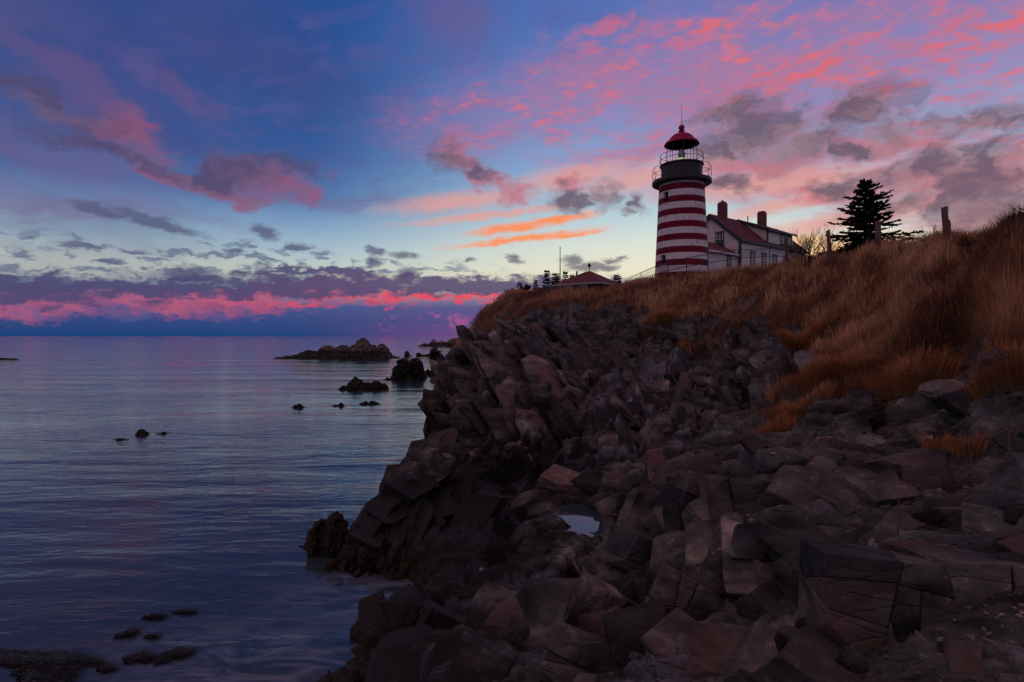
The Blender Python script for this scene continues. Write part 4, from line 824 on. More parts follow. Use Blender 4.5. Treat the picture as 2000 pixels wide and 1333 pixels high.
# clapboards on the two faces in view
for k in range(34):
    z = .2 + k * .16
    if z + .16 < eave - .2: MB().add([(.36, -hw - .004, z + .165), (LEN, -hw - .004, z + .165), (LEN, -hw - .022, z), (.36, -hw - .022, z), (.36, -hw, z), (LEN, -hw, z)], [(0, 1, 2, 3), (3, 2, 5, 4)]).build('clapboard', M['siding'], hs)
for k in range(50):
    z = .2 + k * .16; half = min(hw, (ridge - .30 - z - .16) / slope)
    if half > .2: MB().add([(.346, -half, z + .165), (.346, half, z + .165), (.328, half, z), (.328, -half, z), (.35, half, z), (.35, -half, z)], [(0, 1, 2, 3), (3, 2, 4, 5)]).build('clapboard', M['siding'], hs)
for sgn in (-1, 1):
    e_ = 3.98; ze = ridge - e_ * slope
    rf = MB().prism([(0.0, ridge), (sgn * e_, ze), (sgn * e_, ze - .14), (0.0, ridge - .16)], 0, 0, LEN + .35).build('roof_slope', M['shingle'], hs)
    for k in range(15):                     # shingle courses
        u = (k + 1) / 16; y_, z_ = sgn * e_ * u, ridge - e_ * u * slope
        if sgn < 0: MB().add([(.02, y_, z_ + .004), (LEN + .33, y_, z_ + .004), (LEN + .33, y_, z_ + .03), (.02, y_, z_ + .03), (.02, y_ - sgn * .26, z_ + .26 * slope + .004), (LEN + .33, y_ - sgn * .26, z_ + .26 * slope + .004)], [(0, 1, 2, 3), (3, 2, 5, 4)]).build('shingle_course', M['shingle'], rf)
    MB().beam((.02, 0, ridge - .22), (.02, sgn * (e_ + .02), ze - .22), .06, .36).build('rake_board', M['greentrim'], hs)
    MB().beam((.05, sgn * (e_ + .03), ze - .12), (LEN + .35, sgn * (e_ + .03), ze - .12), .06, .24).build('eave_board', M['greentrim'], hs)
MB().box(.30, .50, -hw - .04, -hw + .22, 0, eave - .1).build('corner_board', M['greentrim'], hs)
def window_x(parent, x, yc, z0, z1, w, matp, face=-1, rows=2):
    """window in a wall facing local -x"""
    w_ = empty('window', (x, yc, z0)); w_.parent = parent; h_ = z1 - z0
    MB().box(-.03, -.01, -w/2, w/2, 0, h_).build('pane', matp, w_)
    t = MB()
    for s_ in (-1, 1): t.box(-.07, 0, s_ * w/2 - .05, s_ * w/2 + .05, 0, h_)
    t.box(-.075, 0, -w/2 - .08, w/2 + .08, h_, h_ + .12); t.box(-.1, 0, -w/2 - .1, w/2 + .1, -.08, 0); t.build('frame', M['greentrim'], w_)
    m_ = MB(); m_.box(-.05, -.028, -w/2 + .05, w/2 - .05, h_/2 - .03, h_/2 + .03)
    for s_ in (-1, 1): m_.box(-.05, -.028, s_ * (w/2 - .09) - .04, s_ * (w/2 - .09) + .04, h_/2 + .03, h_)
    m_.box(-.048, -.028, -.018, .018, h_/2 + .03, h_); m_.box(-.046, -.028, -w/2 + .13, -.018, h_*.75 - .018, h_*.75 + .018); m_.box(-.046, -.028, .018, w/2 - .13, h_*.75 - .018, h_*.75 + .018)
    m_.build('muntins', M['siding'], w_)
def window_y(parent, xc, y, z0, z1, w, matp, top=True):
    """window in a wall facing local -y"""
    w_ = empty('window', (xc, y, z0)); w_.parent = parent; h_ = z1 - z0
    MB().box(-w/2, w/2, -.03, -.01, 0, h_).build('pane', matp, w_)
    t = MB()
    for s_ in (-1, 1): t.box(s_ * w/2 - .05, s_ * w/2 + .05, -.07, 0, 0, h_)
    t.box(-w/2 - .1, w/2 + .1, -.09, 0, h_, h_ + .16); t.box(-w/2 - .1, w/2 + .1, -.1, 0, -.08, 0); t.build('frame', M['greentrim'], w_)
    m_ = MB(); m_.box(-w/2 + .05, w/2 - .05, -.05, -.028, h_/2 - .03, h_/2 + .03); m_.box(-.018, .018, -.05, -.028, h_/2 + .03, h_); m_.box(-.018, .018, -.05, -.028, 0, h_/2 - .03)
    for zz_ in (.25, .75): m_.box(-w/2 + .05, -.018, -.048, -.028, h_*zz_ - .015, h_*zz_ + .015); m_.box(.018, w/2 - .05, -.048, -.028, h_*zz_ - .015, h_*zz_ + .015)
    m_.build('muntins', M['siding'], w_)
window_x(hs, .335, -1.17, hz_(17.15), hz_(18.7), .95, M['panedark'])
window_x(hs, .335, 1.3, hz_(17.15), hz_(18.7), .95, M['panedark'])
for xc, mp in ((2.75, 'panepink'), (5.2, 'panedark'), (7.6, 'panedark'), (10.2, 'panedark')): window_y(hs, xc, -hw - .02, hz_(14.9), hz_(16.4), .85, M[mp])
def chimney(x, top):
    c_ = MB().box(x - .42, x + .42, -.42, .42, ridge - .5, top - .18).build('chimney', M['brick'], hs, bevel=.02)
    MB().box(x - .36, x + .36, -.36, .36, top - .18, top).build('chimney_cap', M['brick'], c_, bevel=.04)
    return c_
c_ = chimney(2.74, hz_(22.7)); MB().tube([(2.74, 0, hz_(22.7)), (2.74, 0, hz_(22.9))], .14, 10).build('flue', M['iron'], c_)
chimney(11.6, hz_(22.8))
MB().tube([(8.0, -.15, ridge - .2), (8.0, -.15, ridge + .75)], .06, 8).build('vent_pipe', M['iron'], hs)
dm = empty('dormer', (0, 0, 0)); dm.parent = hs
dx0, dx1, dy = 6.3, 12.2, -3.55; dzt = hz_(19.35); mroof = lambda y_: ridge + y_ * slope
MB().add([(dx0, dy, mroof(dy)), (dx1, dy, mroof(dy)), (dx1, dy, dzt), (dx0, dy, dzt), (dx0, -.3, ridge - .3), (dx1, -.3, ridge - .3)], [(0, 1, 2, 3), (0, 3, 4), (1, 5, 2), (3, 2, 5, 4)]).build('wall', M['siding'], dm)
MB().prism([(.05, ridge + .10), (dy - .35, dzt + .02), (dy - .35, dzt - .12), (.05, ridge - .04)], 0, dx0 - .35, dx1 + .4).build('roof', M['shingle'], dm)
MB().beam((dx0 - .37, .0, ridge + .0), (dx0 - .37, dy - .37, dzt - .08), .06, .26).build('rake_board', M['greentrim'], dm)
MB().beam((dx0 - .4, dy - .38, dzt - .06), (dx1 + .42, dy - .38, dzt - .06), .06, .22).build('eave_board', M['greentrim'], dm)
MB().box(dx0 - .03, dx0 + .2, dy - .03, dy + .1, mroof(dy) - .1, dzt - .1).build('corner_board', M['greentrim'], dm)
for k in range(9):
    z = mroof(dy) + .03 + k * .16
    if z + .16 < dzt - .1: MB().add([(dx0 + .2, dy - .004, z + .16), (dx1, dy - .004, z + .16), (dx1, dy - .022, z), (dx0 + .2, dy - .022, z)], [(0, 1, 2, 3)]).build('clapboard', M['siding'], dm)
for xc in (9.75, 11.35): window_y(dm, xc, dy - .02, mroof(dy) + .12, dzt - .24, .95, M['panedark'])
an = empty('annex', (0, 0, 0)); an.parent = hs
az0, ar, aeave, aback = -5.2, hz_(17.5), hz_(16.0), 1.7
MB().prism([(-3.3, 0), (aback - .2, 0), (aback - .2, aeave), (-.88, ar - .12), (-3.3, aeave)], 0, az0, .34).build('wall', M['siding'], an)
sl_ = (ar - aeave) / (3.55 - .88)
MB().prism([(-.88, ar), (-3.6, ar - 2.72 * sl_), (-3.6, ar - 2.72 * sl_ - .12), (-.88, ar - .13)], 0, az0 - .3, .33).build('roof', M['shingle'], an)
MB().prism([(-.88, ar), (aback, ar - 2.58 * sl_), (aback, ar - 2.58 * sl_ - .12), (-.88, ar - .13)], 0, az0 - .3, .33).build('roof', M['shingle'], an)
MB().beam((az0 - .3, -3.62, ar - 2.72 * sl_ - .1), (.33, -3.62, ar - 2.72 * sl_ - .1), .05, .2).build('eave_board', M['siding'], an)
window_y(an, -1.35, -3.32, hz_(14.6), hz_(15.6), .6, M['panedark'])

# ================================================================== brick signal house
fb = empty('signal_house', (10.1, 75.0, 11.2), math.atan2(-4.0, 5.4))
tag(fb, 'low brick house with a red hipped roof left of the lighthouse', 'house')
hh = 3.0; ez = 13.75 - 11.2; ax = 15.55 - 11.2
MB().box(-hh, hh, -hh, hh, 0, ez - .05).build('wall', M['brick'], fb)
e_ = hh + .42
rf = MB().add([(-e_, -e_, ez), (e_, -e_, ez), (e_, e_, ez), (-e_, e_, ez), (-.35, 0, ax), (.35, 0, ax), (-e_, -e_, ez - .06), (e_, -e_, ez - .06), (e_, e_, ez - .06), (-e_, e_, ez - .06)],
         [(0, 1, 5, 4), (1, 2, 5), (2, 3, 4, 5), (3, 0, 4), (0, 6, 7, 1), (1, 7, 8, 2), (2, 8, 9, 3), (3, 9, 6, 0), (6, 9, 8, 7)]).build('roof', M['shingle'], fb)
for (p, q) in (((-e_, -e_), (e_, -e_)), ((e_, -e_), (e_, e_)), ((-e_, e_), (-e_, -e_)), ((e_, e_), (-e_, e_))):
    MB().beam((*p, ez - .12), (*q, ez - .12), .08, .22).build('fascia', M['galv'], fb)
for xc in (-1.5, .9):
    w_ = empty('window', (xc, -hh, 1.25)); w_.parent = fb
    MB().box(-.45, .45, -.03, -.005, 0, .95).build('pane', M['galv'], w_)
    t = MB(); t.box(-.52, -.45, -.06, 0, 0, .95); t.box(.45, .52, -.06, 0, 0, .95); t.box(-.52, .52, -.06, 0, .95, 1.03); t.box(-.55, .55, -.08, 0, -.06, 0); t.build('frame', M['siding'], w_)
vt = MB().tube([(.1, 0, ax - .1), (.1, 0, ax + .55)], .05, 8).build('vent_pipe', M['iron'], rf)
bl = MB(); bl.lathe([(.02, ax + .5), (.16, ax + .58), (.24, ax + .72), (.2, ax + .9), (.08, ax + .98), (.03, ax + 1.2)], 10); o = bl.build('vent_cowl', M['iron'], rf, smooth=True); o.location = (.1, 0, 0)
MB().tube([(-1.6, -.3, ax - .9), (-1.6, -.3, ax + .1)], .12, 8).build('flue', M['iron'], rf)

# ================================================================== poles and fences
b0 = at(1094, 567, 66); fp = empty('flagpole', (b0.x, b0.y, b0.z - .5))
tag(fp, 'thin bare flagpole standing in front of the low brick house', 'flagpole')
MB().tube([(0, 0, 0), (0, 0, 3), (0, 0, 5.4)], [.075, .06, .04], 8).build('pole', M['galv'], fp)
MB().lathe([(.01, 5.38), (.06, 5.42), (.06, 5.5), (.01, 5.54)], 8).build('finial', M['iron'], fp)
def fence(name, label, tops, drop, rails, mat, net=True, start=None):
    base = Vector(tops[0]); root = empty(name, (base.x, base.y, base.z - drop)); tag(root, label, 'fence')
    P = [Vector(t) - root.location for t in tops]
    for p in P: MB().tube([p - Vector((0, 0, drop)), p + Vector((0, 0, .03))], .045, 6).build('post', mat, root)
    for a, b_ in zip(P[:-1], P[1:]):
        for r_ in rails: MB().tube([a - Vector((0, 0, r_)), b_ - Vector((0, 0, r_))], .032, 6).build('rail', mat, root)
        if net:
            mb_ = MB(); d = b_ - a; L_ = d.length; n = max(3, int(L_ / .16)); hgt = rails[-1] - rails[0]
            for k in range(n):
                for sg_ in (0, 1):
                    p0 = a + d * (k / n) - Vector((0, 0, rails[0] if sg_ else rails[-1])); p1 = a + d * min(1, (k / n + hgt / L_)) - Vector((0, 0, rails[-1] if sg_ else rails[0]))
                    if k / n + hgt / L_ <= 1.0: mb_.beam(p0, p1, .006, .006)
            if mb_.v: mb_.build('wire_mesh', mat, root)
    return root
fence('chain_link_fence', 'green steel wire fence running past the foot of the lighthouse',
      [at(1222, 546, 62), at(1252, 533, 58.5), at(1281, 520, 55), at(1304, 513, 51.5), at(1341, 504.5, 50.5), at(1383, 497, 50), at(1442, 488.5, 51), at(1503, 486, 54), at(1560, 488, 58)], 1.9, (0, .76), M['fencegreen'])
gf = fence('panel_fence', 'low green fence left of the brick house', [at(1041, 563.5, 78), at(1062, 562, 77), at(1086, 558.5, 76)], 1.3, (0, .35, .7), M['fencegreen'], False)
r_ = [at(1041, 563.5, 78) - gf.location, at(1062, 562, 77) - gf.location, at(1086, 558.5, 76) - gf.location]
for a, b_ in zip(r_[:-1], r_[1:]): MB().beam(a - Vector((0, .06, .45)), b_ - Vector((0, .06, .45)), .03, .8).build('panel', M['fencegreen'], gf)

def wooden_post(px, top, base, Y, lean, label, split=False, seed=0, wpx=14):
    r_ = random.Random(seed); b_ = at(px, base, Y); hgt = (base - top) / F * Y; w = wpx / F * Y / 2
    root = empty('wooden_post', (b_.x, b_.y, b_.z - .35)); tag(root, label, 'post', 'old posts along the grassy crest')
    path = [(lean * k / 6 * hgt, 0, k / 6 * (hgt + .35)) for k in range(7)]
    mb_ = MB(); mb_.tube(path, [w * r_.uniform(.86, 1.1) for _ in path], 9); v0 = len(mb_.v) - 9
    for i in range(v0, len(mb_.v)): x, y, z = mb_.v[i]; mb_.v[i] = (x, y, z + r_.uniform(-.10, .05))
    for i in range(len(mb_.v)): x, y, z = mb_.v[i]; mb_.v[i] = (x + r_.uniform(-.012, .012), y, z)
    mb_.build('shaft', M['wood'], root)
    if split: MB().tube([(w * .6 + lean * .3, 0, hgt * .35), (w * 1.35 + lean * hgt * .5, 0, hgt * .62 + .2), (w * 1.45 + lean * hgt * .7, 0, hgt * .64 + .35)], [w * .55, w * .4, w * .12], 7).build('splinter', M['wood'], root)
wooden_post(1851, 405, 472, 21.5, -.10, 'tall split wooden post nearest the viewer on the grassy crest', True, 1, 11)
wooden_post(1716, 433, 492, 28.5, -.03, 'wooden post in front of the spruce, rounded top', False, 2, 10)
wooden_post(1622, 451, 500, 33.5, -.10, 'leaning wooden post at the left edge of the spruce', False, 3, 8)
wooden_post(1537, 463, 505, 40, -.05, 'grey wooden post before the windows of the house', False, 4, 6.5)
for px, top, base, Y, ln_, lab in ((1975, 805, 914, 7.6, -.04, 'thin pale stake among dark rocks at the right edge'), (1751, 978, 1040, 6.9, .03, 'short thin stake standing behind the cracked block'), (1702, 476, 640, 20, 0.0, None)):
    if lab is None: continue
    b_ = at(px, base, Y); tz = at(px, top, Y).z; b_.z = min(b_.z, ground(b_.x, b_.y)); hgt = max(.3, tz - b_.z); o = MB().tube([(0, 0, -.2), (ln_ * .5, 0, hgt * .5), (ln_, 0, hgt)], [.015, .014, .011], 7).build('wooden_stake', M['wood']); o.location = b_; tag(o, lab, 'stake')

# ================================================================== grass
def blades_mesh(name, P, Hh, Wd, lean, tint, seg=2):
    """thin curved blades: root P, height, width, lean vector (xy offset of tip), tint"""
    n = len(P); r_ = np.random.default_rng(11)
    a = r_.uniform(0, 2 * np.pi, n); side = np.stack([np.cos(a), np.sin(a), np.zeros(n)], 1) * Wd[:, None] * .5
    # blades mostly face the open side so that they read as strokes of grass
    up = np.zeros((n, 3)); up[:, 2] = Hh
    ln_ = np.concatenate([lean, np.zeros((n, 1))], 1) * Hh[:, None]
    m1 = P + up * .62 + ln_ * .30; tip = P + up * (1 - .28 * np.minimum(1, np.linalg.norm(lean, axis=1)))[:, None] + ln_
    base = P - np.array([0, 0, .06])
    V = np.stack([base - side, base + side, m1 + side * .8, m1 - side * .8, tip], 1).reshape(-1, 3)
    i0 = np.arange(n) * 5
    quads = np.stack([i0, i0 + 1, i0 + 2, i0 + 3], 1); tris = np.stack([i0 + 3, i0 + 2, i0 + 4], 1)
    loops = np.concatenate([quads.ravel(), tris.ravel()]).astype(np.int32)
    starts = np.concatenate([np.arange(n) * 4, n * 4 + np.arange(n) * 3]).astype(np.int32); tot = np.concatenate([np.full(n, 4), np.full(n, 3)]).astype(np.int32)
    me_ = bpy.data.meshes.new(name); me_.vertices.add(len(V)); me_.vertices.foreach_set('co', V.astype(np.float32).ravel())
    me_.loops.add(len(loops)); me_.loops.foreach_set('vertex_index', loops); me_.polygons.add(2 * n); me_.polygons.foreach_set('loop_start', starts); me_.polygons.foreach_set('loop_total', tot)
    at_ = me_.attributes.new('tint', 'FLOAT', 'POINT'); at_.data.foreach_set('value', np.repeat(tint, 5).astype(np.float32))
    me_.update(calc_edges=True); return me_
gr = np.random.default_rng(21)
PXG = 1000 + F * GRID[..., 0] / GRID[..., 1]
ok = np.argwhere((GMG > .45) & (PXG > 840) & (PXG < 2350) & (GRID[..., 1] < 90))
NB = 250000
pick = ok[gr.integers(0, len(ok), NB)]
Pg = GRID[pick[:, 0], pick[:, 1]] + gr.normal(0, 1, (NB, 3)) * np.array([1, 1, 0]) * (GRID[pick[:, 0], pick[:, 1], 1] * .0022)[:, None]
Yg = Pg[:, 1]; pxg = 1000 + F * Pg[:, 0] / Yg
clump = vnoise(Pg.astype(np.float32), 1.1, 71, 3); patch = vnoise(Pg.astype(np.float32), 5.0, 75, 3)
keep = (clump + gr.normal(0, .14, NB)) > -.17
Hh = .36 + 1.05 * clump + gr.uniform(-.16, .20, NB) + .12 * np.clip((20 - Yg) / 8, 0, 1)
tall = (gr.random(NB) < .05) * .28; Hh = np.clip(Hh + tall, .12, 1.0)
right = np.clip((pxg - 1860) / 110, 0, 1) * np.clip((18 - Yg) / 4, 0, 1) * np.clip((Yg - 9.5) / 2, 0, 1); Hh = Hh + right * .06
nz = NN[pick[:, 0], pick[:, 1]]; dn = nz[:, :2] / (np.linalg.norm(nz[:, :2], axis=1, keepdims=True) + .15)
la = vnoise(Pg.astype(np.float32), 2.4, 81, 2) * 5.0
lean = dn * .55 + np.stack([np.cos(la) * .35 - .12, np.sin(la) * .35], 1) + gr.normal(0, .40, (NB, 2))
lean *= (1 - .55 * right - .5 * (tall > 0))[:, None]
tint = np.clip(.36 + patch * 2.1 + clump * .9 + gr.normal(0, .14, NB) + right * .30, 0, 1)
Wd = np.maximum(.007, Yg * .00075) * gr.uniform(.6, 1.3, NB)
kk = keep
grass = link('dry_grass', blades_mesh('dry_grass', Pg[kk], Hh[kk], Wd[kk], lean[kk], tint[kk]), M['grass'])
tag(grass, 'rust brown dry grass covering the slope up to the lighthouse', 'grass', kind='stuff')

def tussock(px, Y, R, hgt, n, label, seed):
    r_ = np.random.default_rng(seed); x0 = (px - 1000) / F * Y
    a = r_.uniform(0, 6.28, n); d = R * np.sqrt(r_.random(n)); X = d * np.cos(a); Yy = d * np.sin(a)
    Z = np.array([ground(x0 + u, Y + v) for u, v in zip(X[:60], Yy[:60])]); zc = float(np.median(Z))
    Zg = np.array([ground(x0 + u, Y + v) for u, v in zip(X, Yy)]); P = np.stack([X, Yy, Zg - zc + .05 + .12 * hgt * (1 - (d / R) ** 2)], 1)
    lean = np.stack([np.cos(a), np.sin(a)], 1) * (d / R * 1.0)[:, None] + r_.normal(0, .2, (n, 2)) + np.array([-.15, -.1])
    me_ = blades_mesh('grass_tussock', P, hgt * r_.uniform(.6, 1.1, n), np.full(n, max(.006, Y * .0007)), lean, np.clip(r_.normal(.5, .2, n), 0, 1))
    o = link('grass_tussock', me_, M['tuft']); o.location = (x0, Y, zc - .05); tag(o, label, 'grass tuft', 'orange tussocks on the rocks')
tussock(1578, 25.0, .95, .85, 2600, 'round orange tussock alone on the scree below the crest', 1)
tussock(1625, 17.6, .95, .75, 2600, 'broad orange tussock above the smooth grey boulder', 2)
tussock(1560, 16.0, .75, .5, 1600, 'rusty tussock at the left foot of the grass slope', 3)
tussock(1510, 15.0, .55, .4, 1100, 'small dark red tussock lowest on the left of the scree', 4)
tussock(1885, 8.7, .22, .30, 420, 'tiny yellow tuft growing on the ledge at right', 5)
tussock(1838, 9.3, .22, .26, 380, 'tiny rusty tuft growing left of the yellow one', 6)
tussock(1975, 9.8, .5, .6, 1400, 'golden tuft hanging over rocks at the right edge', 7)
tussock(1290, 44.0, 1.2, .8, 1800, 'olive yellow tuft at the edge of the grass above the gully', 8)
tussock(1780, 13.2, .8, .6, 2000, 'matted brown tussock beside the stacked pale slabs', 9)

# ================================================================== trees and shrubs
def spruce(name, loc, H, R, seed, label, group, dense=1.0, whorls=22, lop=0.0, parts=True):
    r_ = random.Random(seed); root = empty(name, loc); tag(root, label, 'spruce', group)
    MB().tube([(0, 0, -.3), (.03 * H * .2, 0, H * .4), (0, 0, H * .8), (0, 0, H)], [.030 * H, .020 * H, .008 * H, .003 * H], 7).build('trunk', M['bark'], root)
    V, Fc, T, B = [], [], [], MB()
    def needles(p, d, ln_, w):
        for k in range(2):
            s_ = d.cross(Vector((r_.uniform(-1, 1), r_.uniform(-1, 1), r_.uniform(-1, 1)))).normalized() * w
            o_ = len(V); q = p + d * ln_
            V.extend([p - s_ * .6, p + s_ * .6, p + d * ln_ * .6 + s_, q, p + d * ln_ * .6 - s_]); Fc.append((o_, o_+1, o_+2, o_+3, o_+4)); t = r_.random(); T.extend([t] * 5)
    for wv in range(whorls):
        u = (wv + r_.uniform(.1, .9)) / whorls; z = H * (.06 + .92 * u)
        Lm = R * (1 - u) ** .80 * (0.75 + .25 * math.sin(u * 40 + seed)) + .03 * H
        nb = max(2, int(round((6 - 3 * u) * dense))); a0 = r_.uniform(0, 6.28)
        for k in range(nb):
            a = a0 + 2 * math.pi * k / nb + r_.uniform(-.35, .35); L_ = Lm * r_.uniform(.50, 1.06) * (1 + lop * math.cos(a))
            d = Vector((math.cos(a), math.sin(a), r_.uniform(-.22, .22) + .5 * u)).normalized(); p = Vector((0, 0, z)); n = max(4, int(L_ / (.045 * H)) + 2)
            pts = [p.copy()]
            for j in range(n):
                d = (d + Vector((r_.uniform(-.06, .06), r_.uniform(-.06, .06), -.05 + .11 * j / n))).normalized(); p = p + d * (L_ / n); pts.append(p.copy())
                for sd_ in (-1, 1):
                    lat = d.cross(Vector((0, 0, 1))).normalized() * sd_; tl = L_ * .34 * (1 - .65 * j / n) * r_.uniform(.6, 1.2)
                    dd = (d * .75 + lat * .8 + Vector((0, 0, r_.uniform(-.28, .12)))).normalized(); m_ = max(2, int(tl / (.032 * H)))
                    for q in range(m_): needles(p + dd * tl * q / m_, (dd + Vector((r_.uniform(-.3, .3), r_.uniform(-.3, .3), r_.uniform(-.2, .3)))).normalized(), .058 * H, .0095 * H)
                needles(p, d, .062 * H, .010 * H)
            if L_ > .1 * H: B.tube([pts[0], pts[len(pts)//2], pts[-1]], [.006 * H, .004 * H, .0012 * H], 4, False)
    me_ = bpy.data.meshes.new('crown'); me_.from_pydata([tuple(v) for v in V], [], Fc); a_ = me_.attributes.new('tint', 'FLOAT', 'POINT'); a_.data.foreach_set('value', T)
    link('crown', me_, M['needle'], root); B.build('branches', M['bark'], root)
    return root
tb = at(1690, 494, 35)
spruce('spruce_tree', (tb.x, tb.y, ground(tb.x, tb.y) - .1), at(0, 352, 35).z - ground(tb.x, tb.y) + .1, 2.9, 11, 'dark spruce tree standing alone on the grassy crest', None, 0.95, 38, .06)
for i, (px, top, Y, w, lab) in enumerate([(1046, 546, 92, 12, 'tiny spruce at the far left end of the row'), (1068, 527, 90, 22, 'broadest small spruce, left of the flagpole'), (1083, 533, 95, 14, 'slim spruce just left of the flagpole, taller of two'), (1089, 534, 98, 10, 'slim spruce touching the flagpole'),
                            (1104, 530, 96, 15, 'small spruce just right of the flagpole'), (1117, 537, 102, 10, 'low spruce top over the roof of the brick house'), (1203, 537, 96, 9, 'spruce tip right of the brick house, left of two'), (1209, 539, 98, 9, 'spruce tip right of the brick house, right of two')]):
    t_ = at(px, top, Y); zb = 11.8; spruce('spruce_tree', (t_.x, t_.y, zb), t_.z - zb, w / F * Y * .62, 40 + i, lab, 'small spruces beyond the brick house', 1.0, 20)

def shrub(name, loc, hgt, spread, seed, label, cat, stems=9, depth=4, mat='twig', rad=.014, group=None, leafy=0):
    r_ = random.Random(seed); root = empty(name, loc); tag(root, label, cat, group); mb_ = MB(); tips = []
    def grow(p, d, L_, rd, k):
        pts = [p]; q = p.copy(); dd = d.copy()
        for j in range(3): dd = (dd + Vector((r_.uniform(-.25, .25), r_.uniform(-.25, .25), r_.uniform(-.05, .18)))).normalized(); q = q + dd * L_ / 3; pts.append(q.copy())
        mb_.tube(pts, [rd, rd * .85, rd * .7, rd * .5], 3, False)
        if k == 0: tips.append((q, dd)); return
        for b_ in range(r_.choice((2, 3, 3))):
            nd = (dd + Vector((r_.uniform(-.8, .8), r_.uniform(-.8, .8), r_.uniform(-.1, .5)))).normalized(); grow(pts[r_.choice((2, 3, 3))], nd, L_ * r_.uniform(.5, .78), rd * .62, k - 1)
    for s_ in range(stems):
        a = r_.uniform(0, 6.28); sp = r_.uniform(0, 1); grow(Vector((math.cos(a) * sp * spread * .35, math.sin(a) * sp * spread * .35, -.2)), Vector((math.cos(a) * sp * spread / hgt, math.sin(a) * sp * spread / hgt, 1)).normalized(), hgt * r_.uniform(.28, .45), rad, depth - 1)
    mb_.build('branches', M[mat], root)
    if leafy:
        V, Fc, T = [], [], []
        for q, dd in tips:
            for k in range(leafy):
                p = q + Vector((r_.gauss(0, .09), r_.gauss(0, .09), r_.gauss(0, .07))); s_ = Vector((r_.uniform(-1, 1), r_.uniform(-1, 1), r_.uniform(-1, 1))).normalized() * .05; u_ = s_.cross(Vector((r_.random(), r_.random(), 1))).normalized() * .09
                o_ = len(V); V.extend([p - s_, p + u_, p + s_, p - u_]); Fc.append((o_, o_+1, o_+2, o_+3)); T.extend([r_.random()] * 4)
        me_ = bpy.data.meshes.new('foliage'); me_.from_pydata([tuple(v) for v in V], [], Fc); a_ = me_.attributes.new('tint', 'FLOAT', 'POINT'); a_.data.foreach_set('value', T); link('foliage', me_, M['needle'], root)
    return root
def shrub_at(px, Y, hpx, wpx, seed, label, **kw):
    x = (px - 1000) / F * Y; shrub('bare_shrub', (x, Y, ground(x, Y)), hpx / F * Y, wpx / F * Y / 2, seed, label, 'shrub', group='leafless shrubs on the crest', **kw)
shrub_at(1582, 38, 96, 60, 1, 'tall leafless shrub between the house and the spruce', stems=14, rad=.030)
shrub_at(1612, 37, 66, 50, 2, 'leafless thicket at the left foot of the spruce', stems=14, rad=.024)
shrub_at(1556, 41, 52, 46, 3, 'low bare bush before the end wall of the house', stems=12, rad=.026)
shrub_at(1775, 31, 56, 64, 4, 'low dark brush just right of the spruce', stems=11, rad=.012)
shrub_at(1808, 27, 54, 50, 5, 'low twiggy brush left of the split post', stems=10, rad=.010)
shrub_at(1880, 20, 56, 50, 6, 'low twiggy brush right of the split post', stems=10, rad=.008)
shrub_at(1640, 36, 44, 46, 7, 'short twiggy brush under the spruce', stems=9, rad=.011)
x, y = (1022 - 1000) / F * 78, 78.0
shrub('evergreen_shrub', (x, y, ground(x, y)), 1.7, 1.1, 9, 'dark wind-bent evergreen shrub on the headland\'s left shoulder', 'shrub', 8, 4, 'twig', .03, None, 9)

# dry seed stalks on the near crest
r_ = random.Random(31); mb = MB(); T = []
for i in range(170):
    px = r_.uniform(1880, 2060) if i % 4 else r_.uniform(1640, 1890); Y = (14.2 if px > 1950 else 14.4 + (1950 - px) / 100 * 7) + r_.uniform(-.6, .8)
    x = (px - 1000) / F * Y; z = ground(x, Y); hgt = r_.uniform(.4, .8) if i % 4 else r_.uniform(.4, .8); lx = r_.uniform(-.12, .1)
    top = Vector((x + lx, Y, z + hgt)); mb.tube([(x, Y, z - .1), (x + lx * .4, Y, z + hgt * .6), top], [.010, .007, .006], 3, False)
    for k in range(r_.randint(3, 6)):
        q = Vector((x + lx * .4, Y, z + hgt * .55)).lerp(top, r_.uniform(.1, 1)); e = q + Vector((r_.uniform(-.12, .12), r_.uniform(-.08, .08), r_.uniform(.05, .16)))
        mb.tube([q, e], [.006, .005], 3, False); s_ = r_.uniform(.014, .030); mb.add([e + Vector(v) * s_ for v in ((1, 0, 0), (-1, 0, 0), (0, 1, 0), (0, -1, 0), (0, 0, 1), (0, 0, -1))], [(0, 2, 4), (2, 1, 4), (1, 3, 4), (3, 0, 4), (2, 0, 5), (1, 2, 5), (3, 1, 5), (0, 3, 5)])
o = mb.build('seed_stalks', M['twig']); tag(o, 'thin dry seed stalks standing along the right-hand crest', 'weeds', kind='stuff')

